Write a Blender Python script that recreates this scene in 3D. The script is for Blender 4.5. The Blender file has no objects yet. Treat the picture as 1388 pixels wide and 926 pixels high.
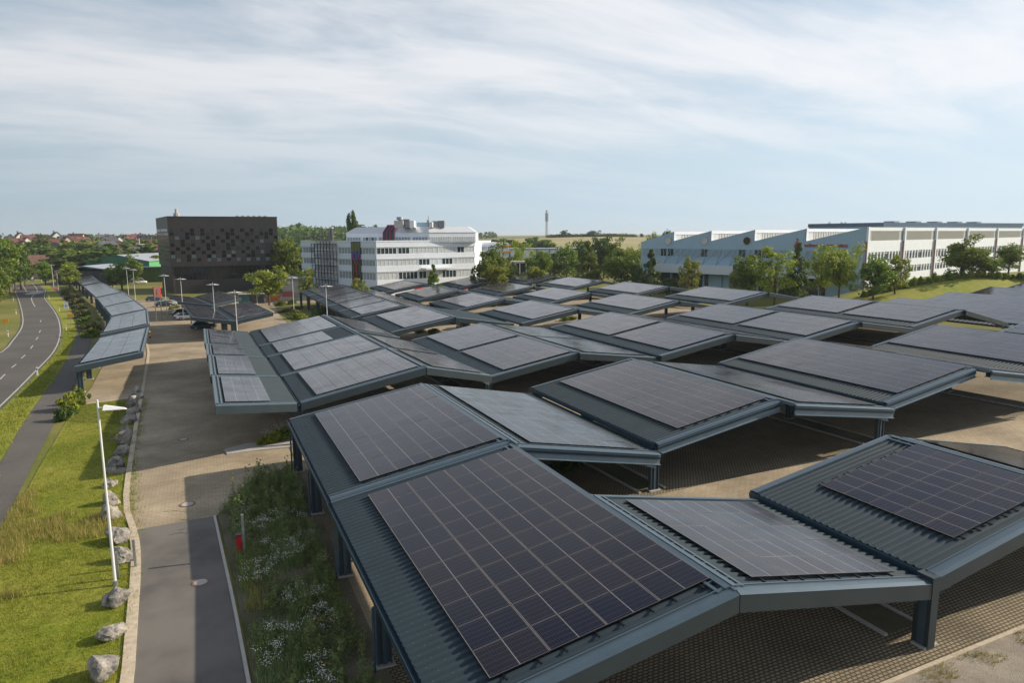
import bpy, math, random
import numpy as np
from mathutils import Vector, Matrix, Euler
rad = math.radians
sc = bpy.context.scene
col = sc.collection

# ------------------------------------------------------------------ camera
F_PX, YAW, PITCH, ROLL, CAM_H = 940.0, 24.15, 8.73, -0.32, 14.49
cy_, sy_ = math.cos(rad(YAW)), math.sin(rad(YAW))
cp_, sp_ = math.cos(rad(PITCH)), math.sin(rad(PITCH))
FW = Vector((sy_*cp_, cy_*cp_, -sp_))
_rt = Vector((cy_, -sy_, 0)); _up = _rt.cross(FW)
RT = _rt*math.cos(rad(ROLL)) + _up*math.sin(rad(ROLL))
UP = -_rt*math.sin(rad(ROLL)) + _up*math.cos(rad(ROLL))
cam_d = bpy.data.cameras.new('camera'); cam = bpy.data.objects.new('camera', cam_d); col.objects.link(cam)
cam_d.sensor_width = 36; cam_d.lens = F_PX/1388*36; cam_d.clip_end = 20000; cam_d.clip_start = 0.3
m = Matrix((RT, UP, -FW)).transposed().to_4x4(); m.translation = Vector((0, 0, CAM_H))
cam.matrix_world = m
sc.camera = cam

# ------------------------------------------------------------------ light
SUN_EL, SUN_AZ = 27.5, 99.0       # azimuth clockwise from +Y
sdir = Vector((math.sin(rad(SUN_AZ))*math.cos(rad(SUN_EL)), math.cos(rad(SUN_AZ))*math.cos(rad(SUN_EL)), math.sin(rad(SUN_EL))))
sun_d = bpy.data.lights.new('sun', 'SUN'); sun = bpy.data.objects.new('sun', sun_d); col.objects.link(sun)
sun_d.energy = 5.0; sun_d.angle = rad(0.6); sun_d.color = (1.0, 0.88, 0.715)
sun.rotation_euler = (-sdir).to_track_quat('-Z', 'Y').to_euler()
w = bpy.data.worlds.new('World'); sc.world = w; w.use_nodes = True
nt = w.node_tree; nt.nodes.clear()
def N(nt, t, **k):
    n = nt.nodes.new(t)
    for a, b in k.items():
        if a.startswith('i_'): n.inputs[a[2:].replace('_', ' ')].default_value = b
        else: setattr(n, a, b)
    return n
out = N(nt, 'ShaderNodeOutputWorld'); bg = N(nt, 'ShaderNodeBackground'); bg.inputs[1].default_value = 0.084
sky = N(nt, 'ShaderNodeTexSky'); sky.sky_type = 'NISHITA'; sky.sun_disc = False
sky.sun_elevation = rad(SUN_EL); sky.sun_rotation = rad(SUN_AZ)
sky.air_density = 1.0; sky.dust_density = 0.8; sky.ozone_density = 2.2
tc = N(nt, 'ShaderNodeTexCoord')
sep = N(nt, 'ShaderNodeSeparateXYZ'); nt.links.new(tc.outputs['Generated'], sep.inputs[0])
def M2(nt, op, a, b=None, clamp=False):
    n = nt.nodes.new('ShaderNodeMath'); n.operation = op; n.use_clamp = clamp
    for i, v in enumerate((a, b)):
        if v is None: continue
        if isinstance(v, (int, float)): n.inputs[i].default_value = v
        else: nt.links.new(v, n.inputs[i])
    return n.outputs[0]
# clouds live on a plane high above: direction / (elevation + small)
den = M2(nt, 'ADD', M2(nt, 'MAXIMUM', sep.outputs[2], 0.0), 0.16)
cx = M2(nt, 'DIVIDE', sep.outputs[0], den); cyy = M2(nt, 'DIVIDE', sep.outputs[1], den)
cmb = N(nt, 'ShaderNodeCombineXYZ'); nt.links.new(cx, cmb.inputs[0]); nt.links.new(cyy, cmb.inputs[1])
mp = N(nt, 'ShaderNodeMapping'); nt.links.new(cmb.outputs[0], mp.inputs[0])
mp.inputs['Rotation'].default_value = (0, 0, rad(-38)); mp.inputs['Scale'].default_value = (0.5, 1.2, 1)
n1 = N(nt, 'ShaderNodeTexNoise'); n1.inputs['Scale'].default_value = 1.7; n1.inputs['Detail'].default_value = 8; n1.inputs['Roughness'].default_value = 0.6; n1.inputs['Distortion'].default_value = 0.35
nt.links.new(mp.outputs[0], n1.inputs['Vector'])
n2 = N(nt, 'ShaderNodeTexNoise'); n2.inputs['Scale'].default_value = 0.45; n2.inputs['Detail'].default_value = 2
nt.links.new(cmb.outputs[0], n2.inputs['Vector'])
ns = M2(nt, 'ADD', M2(nt, 'MULTIPLY', n1.outputs[0], 0.7), M2(nt, 'MULTIPLY', n2.outputs[0], 0.3))
mr = N(nt, 'ShaderNodeMapRange'); mr.interpolation_type = 'SMOOTHSTEP'; nt.links.new(ns, mr.inputs[0])
mr.inputs[1].default_value = 0.36; mr.inputs[2].default_value = 0.60; mr.inputs[3].default_value = 0.22; mr.inputs[4].default_value = 0.90
mr2 = N(nt, 'ShaderNodeMapRange'); mr2.interpolation_type = 'SMOOTHSTEP'; nt.links.new(sep.outputs[2], mr2.inputs[0])
mr2.inputs[1].default_value = 0.02; mr2.inputs[2].default_value = 0.2; mr2.inputs[3].default_value = 0.12; mr2.inputs[4].default_value = 1
mr3 = N(nt, 'ShaderNodeMapRange'); mr3.interpolation_type = 'SMOOTHSTEP'; nt.links.new(sep.outputs[2], mr3.inputs[0])   # thinner overhead
mr3.inputs[1].default_value = 0.38; mr3.inputs[2].default_value = 0.75; mr3.inputs[3].default_value = 1.0; mr3.inputs[4].default_value = 0.3
cf = M2(nt, 'MULTIPLY', M2(nt, 'MULTIPLY', mr.outputs[0], mr2.outputs[0]), mr3.outputs[0], True)
# clouds brighten towards the sun
dot = N(nt, 'ShaderNodeVectorMath', operation='DOT_PRODUCT'); nt.links.new(tc.outputs['Generated'], dot.inputs[0]); dot.inputs[1].default_value = sdir
cb = N(nt, 'ShaderNodeMapRange'); nt.links.new(dot.outputs['Value'], cb.inputs[0])
cb.inputs[1].default_value = -0.5; cb.inputs[2].default_value = 0.95; cb.inputs[3].default_value = 7.5; cb.inputs[4].default_value = 9.8
cc = N(nt, 'ShaderNodeVectorMath', operation='SCALE'); cc.inputs[0].default_value = (1.0, 1.01, 1.045); nt.links.new(cb.outputs[0], cc.inputs['Scale'])
hz = N(nt, 'ShaderNodeMapRange'); hz.interpolation_type = 'SMOOTHSTEP'; nt.links.new(sep.outputs[2], hz.inputs[0])       # ground haze in the sky
hz.inputs[1].default_value = -0.02; hz.inputs[2].default_value = 0.5; hz.inputs[3].default_value = 0.93; hz.inputs[4].default_value = 0.1
hb = N(nt, 'ShaderNodeMapRange'); nt.links.new(dot.outputs['Value'], hb.inputs[0]); hb.inputs[1].default_value = -0.45; hb.inputs[2].default_value = 0.95; hb.inputs[3].default_value = 4.4; hb.inputs[4].default_value = 8.2
hc = N(nt, 'ShaderNodeVectorMath', operation='SCALE'); hc.inputs[0].default_value = (0.83, 1.06, 1.24); nt.links.new(hb.outputs[0], hc.inputs['Scale'])
mh = N(nt, 'ShaderNodeMix', data_type='RGBA'); nt.links.new(hz.outputs[0], mh.inputs[0]); nt.links.new(sky.outputs[0], mh.inputs[6]); nt.links.new(hc.outputs[0], mh.inputs[7])
mx = N(nt, 'ShaderNodeMix', data_type='RGBA'); nt.links.new(cf, mx.inputs[0]); nt.links.new(mh.outputs[2], mx.inputs[6]); nt.links.new(cc.outputs[0], mx.inputs[7])
nt.links.new(mx.outputs[2], bg.inputs[0]); nt.links.new(bg.outputs[0], out.inputs[0])
sc.view_settings.view_transform = 'Standard'; sc.view_settings.look = 'None'
sc.view_settings.exposure = 0.27; sc.view_settings.gamma = 1
sc.cycles.use_denoising = True; sc.cycles.max_bounces = 6; sc.cycles.transparent_max_bounces = 6
sc.cycles.sample_clamp_indirect = 6; sc.cycles.caustics_reflective = False; sc.cycles.caustics_refractive = False
sc.cycles.volume_bounces = 0

# ------------------------------------------------------------------ terrain
def ss(t): t = np.clip(t, 0, 1); return t*t*(3-2*t)
def G(x, y):
    x = np.asarray(x, float); y = np.asarray(y, float)
    r = np.hypot(x, y)
    z = .026*np.clip(x-5, 0, 72) - .05*np.clip(x-80, 0, 30) - .018*np.clip(y-30, 0, 150) - .004*np.clip(y-180, 0, 150)
    z = z + 6.4*ss((x-88)/60)*ss((y-79)/12)*(1-.75*ss((y-98)/14))*(1-ss((r-330)/200))
    z = z + .027*np.clip(r-330, 0, 430)
    b = np.degrees(np.arctan2(x, y))
    z = z + 3.0*np.exp(-((b-31)/7)**2)*ss((r-380)/300)
    return z
def g(x, y): return float(G(x, y))
def ray(px, py): return FW*F_PX + RT*(px-694) - UP*(py-463)
FH = Vector((sy_, cy_, 0))
def P3(px, py, d):            # point on that sight line, d metres ahead
    D = ray(px, py); return Vector((0, 0, CAM_H)) + D*(d/D.dot(FH))
def hit(px, py, h=0.0):       # where that sight line meets the terrain (+h)
    D = ray(px, py).normalized(); t = 8.0; o = Vector((0, 0, CAM_H))
    while t < 3000:
        p = o+D*t
        if p.z < g(p.x, p.y)+h: break
        t *= 1.01
    a, b = t/1.01, t
    for _ in range(14):
        c = (a+b)/2; p = o+D*c
        if p.z < g(p.x, p.y)+h: b = c
        else: a = c
    return o+D*b

# ------------------------------------------------------------------ materials
def newmat(name):
    m = bpy.data.materials.new(name); m.use_nodes = True
    nt = m.node_tree; b = nt.nodes['Principled BSDF']; return m, nt, b
def lin(c): return (c[0], c[1], c[2], 1)
def mat(name, c, rough=.6, metal=0., var=.0, vscale=3., bump=0., bscale=20., spec=.5, var2=None, coat=0., rnd=0.):
    m, nt, b = newmat(name)
    b.inputs['Base Color'].default_value = lin(c); b.inputs['Roughness'].default_value = rough
    b.inputs['Metallic'].default_value = metal; b.inputs['Specular IOR Level'].default_value = spec
    if coat: b.inputs['Coat Weight'].default_value = coat
    geo = N(nt, 'ShaderNodeNewGeometry')
    last = None
    if var or var2:
        no = N(nt, 'ShaderNodeTexNoise'); no.inputs['Scale'].default_value = vscale; no.inputs['Detail'].default_value = 6; no.inputs['Roughness'].default_value = .6
        nt.links.new(geo.outputs['Position'], no.inputs['Vector'])
        rp = N(nt, 'ShaderNodeMapRange'); nt.links.new(no.outputs[0], rp.inputs[0]); rp.inputs[1].default_value = .3; rp.inputs[2].default_value = .7
        mix = N(nt, 'ShaderNodeMix', data_type='RGBA'); nt.links.new(rp.outputs[0], mix.inputs[0])
        c2 = var2 if var2 else tuple(v*(1+var) for v in c); c1 = c if var2 else tuple(v*(1-var) for v in c)
        mix.inputs[6].default_value = lin(c1); mix.inputs[7].default_value = lin(c2)
        last = mix.outputs[2]
    if rnd:
        oi = N(nt, 'ShaderNodeObjectInfo'); hs = N(nt, 'ShaderNodeHueSaturation')
        v = M2(nt, 'ADD', M2(nt, 'MULTIPLY', oi.outputs['Random'], 2*rnd), 1-rnd); nt.links.new(v, hs.inputs['Value'])
        if last: nt.links.new(last, hs.inputs['Color'])
        else: hs.inputs['Color'].default_value = lin(c)
        last = hs.outputs[0]
    if last: nt.links.new(last, b.inputs['Base Color'])
    if bump:
        n3 = N(nt, 'ShaderNodeTexNoise'); n3.inputs['Scale'].default_value = bscale; n3.inputs['Detail'].default_value = 5
        nt.links.new(geo.outputs['Position'], n3.inputs['Vector'])
        bp = N(nt, 'ShaderNodeBump'); bp.inputs['Strength'].default_value = bump; bp.inputs['Distance'].default_value = .05
        nt.links.new(n3.outputs[0], bp.inputs['Height']); nt.links.new(bp.outputs[0], b.inputs['Normal'])
    return m
def ground_mat(name, cols, s1, s2, bump=.5, bscale=6., rough=.9):
    # three-colour mottled ground: two noises pick between the colours
    m, nt, b = newmat(name); b.inputs['Roughness'].default_value = rough; b.inputs['Specular IOR Level'].default_value = .2
    geo = N(nt, 'ShaderNodeNewGeometry')
    def noise(s, d=6, r=.65):
        n = N(nt, 'ShaderNodeTexNoise'); n.inputs['Scale'].default_value = s; n.inputs['Detail'].default_value = d; n.inputs['Roughness'].default_value = r
        nt.links.new(geo.outputs['Position'], n.inputs['Vector'])
        q = N(nt, 'ShaderNodeMapRange'); nt.links.new(n.outputs[0], q.inputs[0]); q.inputs[1].default_value = .36; q.inputs[2].default_value = .64
        return q.outputs[0]
    a = N(nt, 'ShaderNodeMix', data_type='RGBA'); nt.links.new(noise(s1), a.inputs[0]); a.inputs[6].default_value = lin(cols[0]); a.inputs[7].default_value = lin(cols[1])
    c = N(nt, 'ShaderNodeMix', data_type='RGBA'); nt.links.new(noise(s2, 3), c.inputs[0]); nt.links.new(a.outputs[2], c.inputs[6]); c.inputs[7].default_value = lin(cols[2])
    d = N(nt, 'ShaderNodeMix', data_type='RGBA', blend_type='MULTIPLY'); d.inputs[0].default_value = .5
    nt.links.new(c.outputs[2], d.inputs[6])
    nf = N(nt, 'ShaderNodeTexNoise'); nf.inputs['Scale'].default_value = bscale; nf.inputs['Detail'].default_value = 5; nf.inputs['Roughness'].default_value = .7
    nt.links.new(geo.outputs['Position'], nf.inputs['Vector'])
    q = N(nt, 'ShaderNodeMapRange'); nt.links.new(nf.outputs[0], q.inputs[0]); q.inputs[1].default_value = .3; q.inputs[2].default_value = .65; q.inputs[3].default_value = .45; q.inputs[4].default_value = 1.35
    nt.links.new(q.outputs[0], d.inputs[7]); nt.links.new(d.outputs[2], b.inputs['Base Color'])
    bp = N(nt, 'ShaderNodeBump'); bp.inputs['Strength'].default_value = bump; bp.inputs['Distance'].default_value = .08
    nt.links.new(nf.outputs[0], bp.inputs['Height']); nt.links.new(bp.outputs[0], b.inputs['Normal'])
    return m
def paver_mat(name, c1, c2, mortar, bw, bh, ms, holes=False):
    m, nt, b = newmat(name); b.inputs['Roughness'].default_value = .85; b.inputs['Specular IOR Level'].default_value = .25
    geo = N(nt, 'ShaderNodeNewGeometry')
    br = N(nt, 'ShaderNodeTexBrick'); br.inputs['Scale'].default_value = 1; br.inputs['Brick Width'].default_value = bw; br.inputs['Row Height'].default_value = bh
    br.inputs['Mortar Size'].default_value = ms; br.inputs['Mortar Smooth'].default_value = .3; br.inputs['Color1'].default_value = lin(c1); br.inputs['Color2'].default_value = lin(c2); br.inputs['Mortar'].default_value = lin(mortar)
    nt.links.new(geo.outputs['Position'], br.inputs['Vector'])
    no = N(nt, 'ShaderNodeTexNoise'); no.inputs['Scale'].default_value = .23; no.inputs['Detail'].default_value = 7; no.inputs['Roughness'].default_value = .65
    nt.links.new(geo.outputs['Position'], no.inputs['Vector'])
    q = N(nt, 'ShaderNodeMapRange'); nt.links.new(no.outputs[0], q.inputs[0]); q.inputs[1].default_value = .3; q.inputs[2].default_value = .7; q.inputs[3].default_value = .62; q.inputs[4].default_value = 1.18
    d = N(nt, 'ShaderNodeMix', data_type='RGBA', blend_type='MULTIPLY'); d.inputs[0].default_value = 1
    nt.links.new(br.outputs[0], d.inputs[6]); nt.links.new(q.outputs[0], d.inputs[7]); nt.links.new(d.outputs[2], b.inputs['Base Color'])
    bp = N(nt, 'ShaderNodeBump'); bp.inputs['Strength'].default_value = .6; bp.inputs['Distance'].default_value = .01; bp.invert = True
    nt.links.new(br.outputs['Fac'], bp.inputs['Height']); nt.links.new(bp.outputs[0], b.inputs['Normal'])
    return m
def leaf_mat(name, c, c2, trans=.35, rnd=.18):
    m, nt, b = newmat(name); b.inputs['Roughness'].default_value = .55; b.inputs['Specular IOR Level'].default_value = .25
    tcn = N(nt, 'ShaderNodeTexCoord'); no = N(nt, 'ShaderNodeTexNoise'); no.inputs['Scale'].default_value = 2.6; no.inputs['Detail'].default_value = 3
    nt.links.new(tcn.outputs['Object'], no.inputs['Vector'])
    q = N(nt, 'ShaderNodeMapRange'); nt.links.new(no.outputs[0], q.inputs[0]); q.inputs[1].default_value = .35; q.inputs[2].default_value = .65
    a = N(nt, 'ShaderNodeMix', data_type='RGBA'); nt.links.new(q.outputs[0], a.inputs[0]); a.inputs[6].default_value = lin(c); a.inputs[7].default_value = lin(c2)
    oi = N(nt, 'ShaderNodeObjectInfo'); hs = N(nt, 'ShaderNodeHueSaturation')
    nt.links.new(M2(nt, 'ADD', M2(nt, 'MULTIPLY', oi.outputs['Random'], 2*rnd), 1-rnd), hs.inputs['Value'])
    nt.links.new(M2(nt, 'ADD', M2(nt, 'MULTIPLY', oi.outputs['Random'], .03), .485), hs.inputs['Hue'])
    nt.links.new(a.outputs[2], hs.inputs['Color']); nt.links.new(hs.outputs[0], b.inputs['Base Color'])
    tr = N(nt, 'ShaderNodeBsdfTranslucent'); nt.links.new(hs.outputs[0], tr.inputs[0])
    ms = N(nt, 'ShaderNodeMixShader'); ms.inputs[0].default_value = trans
    nt.links.new(b.outputs[0], ms.inputs[1]); nt.links.new(tr.outputs[0], ms.inputs[2])
    nt.links.new(ms.outputs[0], nt.nodes['Material Output'].inputs[0])
    return m
def panel_mat(name='solar_glass'):
    m, nt, b = newmat(name); b.inputs['Roughness'].default_value = .11; b.inputs['IOR'].default_value = 1.40
    b.inputs['Sheen Weight'].default_value = .02; b.inputs['Sheen Roughness'].default_value = .45; b.inputs['Sheen Tint'].default_value = (.85, .85, 1, 1)
    uv = N(nt, 'ShaderNodeUVMap'); s = N(nt, 'ShaderNodeSeparateXYZ'); nt.links.new(uv.outputs[0], s.inputs[0])
    U, V = s.outputs[0], s.outputs[1]
    def near(v, c, wd): return M2(nt, 'LESS_THAN', M2(nt, 'ABSOLUTE', M2(nt, 'SUBTRACT', v, c)), wd)
    def edge(v, wd): return M2(nt, 'GREATER_THAN', M2(nt, 'ABSOLUTE', M2(nt, 'SUBTRACT', v, .5)), .5-wd)
    frame = M2(nt, 'MAXIMUM', M2(nt, 'MAXIMUM', M2(nt, 'MULTIPLY', edge(U, .009), .85), M2(nt, 'MULTIPLY', edge(V, .0075), .72)), M2(nt, 'MULTIPLY', near(U, .5, .0065), .8))
    bus = M2(nt, 'LESS_THAN', M2(nt, 'ABSOLUTE', M2(nt, 'SUBTRACT', M2(nt, 'FRACT', M2(nt, 'MULTIPLY', V, 6)), .5)), .045)
    cellu = M2(nt, 'LESS_THAN', M2(nt, 'ABSOLUTE', M2(nt, 'SUBTRACT', M2(nt, 'FRACT', M2(nt, 'MULTIPLY', U, 20)), .5)), .05)
    oi = N(nt, 'ShaderNodeObjectInfo')
    cell = N(nt, 'ShaderNodeMix', data_type='RGBA'); nt.links.new(oi.outputs['Random'], cell.inputs[0])
    cell.inputs[6].default_value = (.003, .0045, .014, 1); cell.inputs[7].default_value = (.010, .008, .014, 1)
    c1 = N(nt, 'ShaderNodeMix', data_type='RGBA'); nt.links.new(M2(nt, 'MULTIPLY', bus, .06), c1.inputs[0]); nt.links.new(cell.outputs[2], c1.inputs[6]); c1.inputs[7].default_value = (.42, .42, .48, 1)
    c2 = N(nt, 'ShaderNodeMix', data_type='RGBA'); nt.links.new(M2(nt, 'MULTIPLY', cellu, .04), c2.inputs[0]); nt.links.new(c1.outputs[2], c2.inputs[6]); c2.inputs[7].default_value = (.3, .3, .35, 1)
    c3 = N(nt, 'ShaderNodeMix', data_type='RGBA'); nt.links.new(frame, c3.inputs[0]); nt.links.new(c2.outputs[2], c3.inputs[6]); c3.inputs[7].default_value = (.33, .30, .28, 1)
    nt.links.new(c3.outputs[2], b.inputs['Base Color'])
    geo = N(nt, 'ShaderNodeNewGeometry')     # dust film varies the gloss a little
    no = N(nt, 'ShaderNodeTexNoise'); no.inputs['Scale'].default_value = .6; no.inputs['Detail'].default_value = 5; nt.links.new(geo.outputs['Position'], no.inputs['Vector'])
    q = N(nt, 'ShaderNodeMapRange'); nt.links.new(no.outputs[0], q.inputs[0]); q.inputs[1].default_value = .3; q.inputs[2].default_value = .7; q.inputs[3].default_value = .07; q.inputs[4].default_value = .2
    nt.links.new(M2(nt, 'ADD', q.outputs[0], M2(nt, 'MULTIPLY', oi.outputs['Random'], .03)), b.inputs['Roughness'])
    return m

MT = {}
MT['ground'] = ground_mat('meadow', [(.15, .16, .03), (.10, .13, .02), (.22, .20, .06)], .9, .06, .6, 9)
MT['wheat'] = ground_mat('wheat', [(.40, .33, .17), (.36, .31, .16), (.30, .27, .13)], .05, .01, .3, .8)
MT['lawn'] = ground_mat('lawn', [(.21, .245, .022), (.13, .17, .015), (.30, .28, .05)], .5, .08, .6, 12)
MT['soil'] = ground_mat('soil', [(.17, .14, .10), (.24, .20, .15), (.08, .09, .04)], 1.2, .3, .9, 14)
MT['gravel'] = ground_mat('gravel', [(.36, .31, .25), (.27, .24, .2), (.44, .39, .32)], 5., .6, 1., 30)
MT['asphalt'] = ground_mat('asphalt', [(.105, .10, .092), (.088, .084, .078), (.12, .113, .103)], 1.5, .12, .35, 60)
MT['asphalt_new'] = ground_mat('asphalt_new', [(.15, .14, .125), (.112, .106, .098), (.18, .167, .15)], .8, .25, .3, 70)
MT['path'] = ground_mat('path', [(.12, .11, .10), (.10, .093, .088), (.13, .12, .11)], 1.5, .15, .3, 60)
MT['pave'] = paver_mat('block_paving', (.43, .35, .24), (.36, .29, .195), (.29, .24, .165), .4, .2, .022)
MT['grid'] = paver_mat('grid_paving', (.36, .295, .195), (.29, .24, .155), (.09, .075, .05), .21, .14, .03)
MT['kerb'] = mat('kerb', (.50, .42, .31), .8, var=.2, vscale=4, bump=.3)
MT['line'] = mat('road_paint', (.45, .43, .39), .7, var=.15, vscale=5)
MT['redpave'] = mat('red_surface', (.42, .10, .09), .8, var=.15, vscale=3)
MT['roof'] = mat('coated_sheet', (.033, .052, .065), .6, metal=.0, spec=.22, var=.10, vscale=.8, rnd=.05)
MT['fascia'] = mat('coated_fascia', (.030, .045, .054), .45, metal=.1, var=.12, vscale=.7)
MT['flash'] = mat('flashing', (.085, .125, .155), .35, metal=.35, var=.08, vscale=1.2)
MT['galv'] = mat('galvanised', (.34, .37, .39), .38, metal=.7, var=.15, vscale=4)
MT['galvsteel'] = mat('galvanised_beam', (.20, .27, .33), .4, metal=.3, var=.12, vscale=2)
MT['gutter'] = mat('gutter_blue', (.022, .055, .085), .4, metal=.2, var=.1)
MT['column'] = mat('column_paint', (.06, .095, .125), .5, metal=.2, var=.12, vscale=2)
MT['panel'] = panel_mat()
MT['pframe'] = mat('panel_edge', (.02, .02, .022), .4, metal=.5)
MT['white'] = mat('white_metal', (.78, .78, .77), .45, var=.04)
MT['polewhite'] = mat('lamp_paint', (.72, .72, .70), .45, var=.05)
MT['rail'] = mat('steel', (.25, .27, .29), .4, metal=.6)
MT['facade'] = mat('white_cladding', (.70, .745, .79), .55, var=.05, vscale=.6)
MT['facade_blue'] = mat('pale_cladding', (.33, .48, .59), .5, var=.06, vscale=.5)
MT['blind'] = mat('window_blind', (.50, .53, .53), .35, var=.15, vscale=1.5)
MT['glass'] = mat('window_glass', (.03, .045, .05), .06, spec=.8)
MT['blackclad'] = mat('black_cladding', (.026, .020, .0195), .5, var=.3, vscale=.5)
MT['blackglass'] = mat('black_glass', (.012, .013, .015), .08)
MT['greenhall'] = mat('green_sheet', (.015, .13, .07), .5, var=.1)
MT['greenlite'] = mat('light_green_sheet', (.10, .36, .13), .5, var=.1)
MT['greyroof'] = mat('grey_roof', (.34, .37, .42), .45, var=.1, vscale=.3)
MT['tile_red'] = mat('red_tiles', (.12, .045, .036), .8, var=.3, vscale=.7, rnd=.25)
MT['tile_brown'] = mat('brown_tiles', (.13, .07, .055), .8, var=.3, vscale=.7, rnd=.3)
MT['tile_dark'] = mat('dark_tiles', (.05, .052, .065), .7, var=.3, vscale=.7, rnd=.3)
MT['render_w'] = mat('white_render', (.72, .70, .64), .85, var=.06, rnd=.06)
MT['render_c'] = mat('cream_render', (.62, .50, .33), .85, var=.06, rnd=.1)
MT['bark'] = mat('bark', (.09, .065, .045), .9, var=.3, vscale=6, bump=.6)
MT['leaf'] = leaf_mat('leaves_mid', (.12, .185, .022), (.20, .26, .035))
MT['leaf_y'] = leaf_mat('leaves_bright', (.20, .26, .028), (.30, .33, .045))
MT['leaf_d'] = leaf_mat('leaves_dark', (.062, .11, .024), (.12, .175, .033))
MT['grassblade'] = leaf_mat('grass_blades', (.15, .20, .018), (.30, .30, .045), .3, .05)
MT['grassdry'] = leaf_mat('dry_grass', (.42, .35, .12), (.26, .27, .06), .3, .05)
MT['weed'] = leaf_mat('weed_leaves', (.13, .20, .06), (.26, .32, .12), .3, .15)
MT['shrubbrown'] = leaf_mat('ornamental_leaves', (.16, .13, .06), (.10, .12, .03), .3, .15)
MT['petal'] = mat('petals', (.75, .74, .66), .7)
MT['petal_y'] = mat('yellow_petals', (.62, .42, .03), .7)
MT['rock'] = ground_mat('boulder_stone', [(.22, .205, .185), (.06, .06, .062), (.40, .37, .32)], 3.2, 1.8, 1., 6)
MT['red'] = mat('red_paint', (.50, .02, .025), .4)
MT['orange'] = mat('orange_sheet', (.68, .22, .06), .6, var=.2)
MT['yellow'] = mat('sign_yellow', (.80, .38, .01), .5)
MT['signwhite'] = mat('sign_white', (.78, .80, .80), .5)
MT['blue'] = mat('blue_sheet', (.06, .16, .34), .5, var=.2)
MT['cont'] = mat('container_teal', (.06, .17, .17), .5, var=.15)
MT['rust'] = mat('manhole_iron', (.20, .11, .07), .7, var=.3, vscale=9)
MT['concrete'] = mat('concrete', (.42, .40, .37), .8, var=.12, vscale=2)
MT['rubber'] = mat('rubber', (.02, .02, .02), .8)
MT['carglass'] = mat('car_glass', (.02, .03, .035), .05)
MT['chrome'] = mat('lamp_glass', (.6, .6, .6), .15, metal=.4)
for n_, c_ in dict(car_white=(.72, .73, .74), car_black=(.012, .014, .018), car_blue=(.02, .035, .09), car_teal=(.02, .06, .08), car_silver=(.42, .44, .46), car_grey=(.05, .055, .065)).items():
    MT[n_] = mat(n_, c_, .28, metal=.2 if n_ != 'car_white' else 0, coat=.6)

# ------------------------------------------------------------------ mesh helpers
class MB:
    def __init__(s): s.v = []; s.f = []; s.m = []; s.uv = {}
    def add(s, vs, fs, mi=0):
        o = len(s.v); s.v += [tuple(v) for v in vs]
        for f in fs: s.f.append(tuple(i+o for i in f)); s.m.append(mi)
        return o
    def box(s, a, b, mi=0):
        x0, y0, z0 = a; x1, y1, z1 = b
        s.add([(x0, y0, z0), (x1, y0, z0), (x1, y1, z0), (x0, y1, z0), (x0, y0, z1), (x1, y0, z1), (x1, y1, z1), (x0, y1, z1)],
              [(0, 3, 2, 1), (4, 5, 6, 7), (0, 1, 5, 4), (1, 2, 6, 5), (2, 3, 7, 6), (3, 0, 4, 7)], mi)
    def obox(s, c, ax, ay, az, mi=0):      # oriented box: centre + half vectors
        c, ax, ay, az = map(Vector, (c, ax, ay, az))
        vs = [c+ax*i+ay*j+az*k for k in (-1, 1) for j in (-1, 1) for i in (-1, 1)]
        s.add(vs, [(0, 2, 3, 1), (4, 5, 7, 6), (0, 1, 5, 4), (1, 3, 7, 5), (3, 2, 6, 7), (2, 0, 4, 6)], mi)
    def beam(s, p, q, w, h, up=(0, 0, 1), mi=0):
        p, q = Vector(p), Vector(q); d = q-p; L = d.length; d.normalize()
        u = Vector(up); sd = d.cross(u)
        if sd.length < 1e-4: sd = d.cross(Vector((0, 1, 0)))
        sd.normalize(); u = sd.cross(d)
        s.obox((p+q)/2, d*L/2, sd*w/2, u*h/2, mi)
    def cyl(s, p, q, r0, r1, n=10, mi=0, cap=True):
        p, q = Vector(p), Vector(q); d = (q-p).normalized()
        a = d.orthogonal().normalized(); b = d.cross(a)
        vs = [p+(a*math.cos(t)+b*math.sin(t))*r0 for t in [2*math.pi*i/n for i in range(n)]] + [q+(a*math.cos(t)+b*math.sin(t))*r1 for t in [2*math.pi*i/n for i in range(n)]]
        fs = [(i, (i+1) % n, n+(i+1) % n, n+i) for i in range(n)]
        if cap: fs += [tuple(range(n-1, -1, -1)), tuple(range(n, 2*n))]
        s.add(vs, fs, mi)
    def prism(s, poly, z0, z1, mi=0):
        n = len(poly); s.add([(x, y, z0) for x, y in poly]+[(x, y, z1) for x, y in poly],
            [tuple(range(n-1, -1, -1)), tuple(range(n, 2*n))]+[(i, (i+1) % n, n+(i+1) % n, n+i) for i in range(n)], mi)
    def build(s, name, mats, parent=None, smooth=False):
        me = bpy.data.meshes.new(name); me.from_pydata(s.v, [], s.f)
        mats = mats if isinstance(mats, (list, tuple)) else [mats]
        for x in mats: me.materials.append(MT[x] if isinstance(x, str) else x)
        if len(mats) > 1: me.polygons.foreach_set('material_index', s.m)
        if smooth: me.polygons.foreach_set('use_smooth', [True]*len(me.polygons))
        me.update()
        return link(name, me, parent)
def link(name, me, parent=None):
    o = bpy.data.objects.new(name, me); col.objects.link(o)
    if parent: o.parent = parent
    return o
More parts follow.
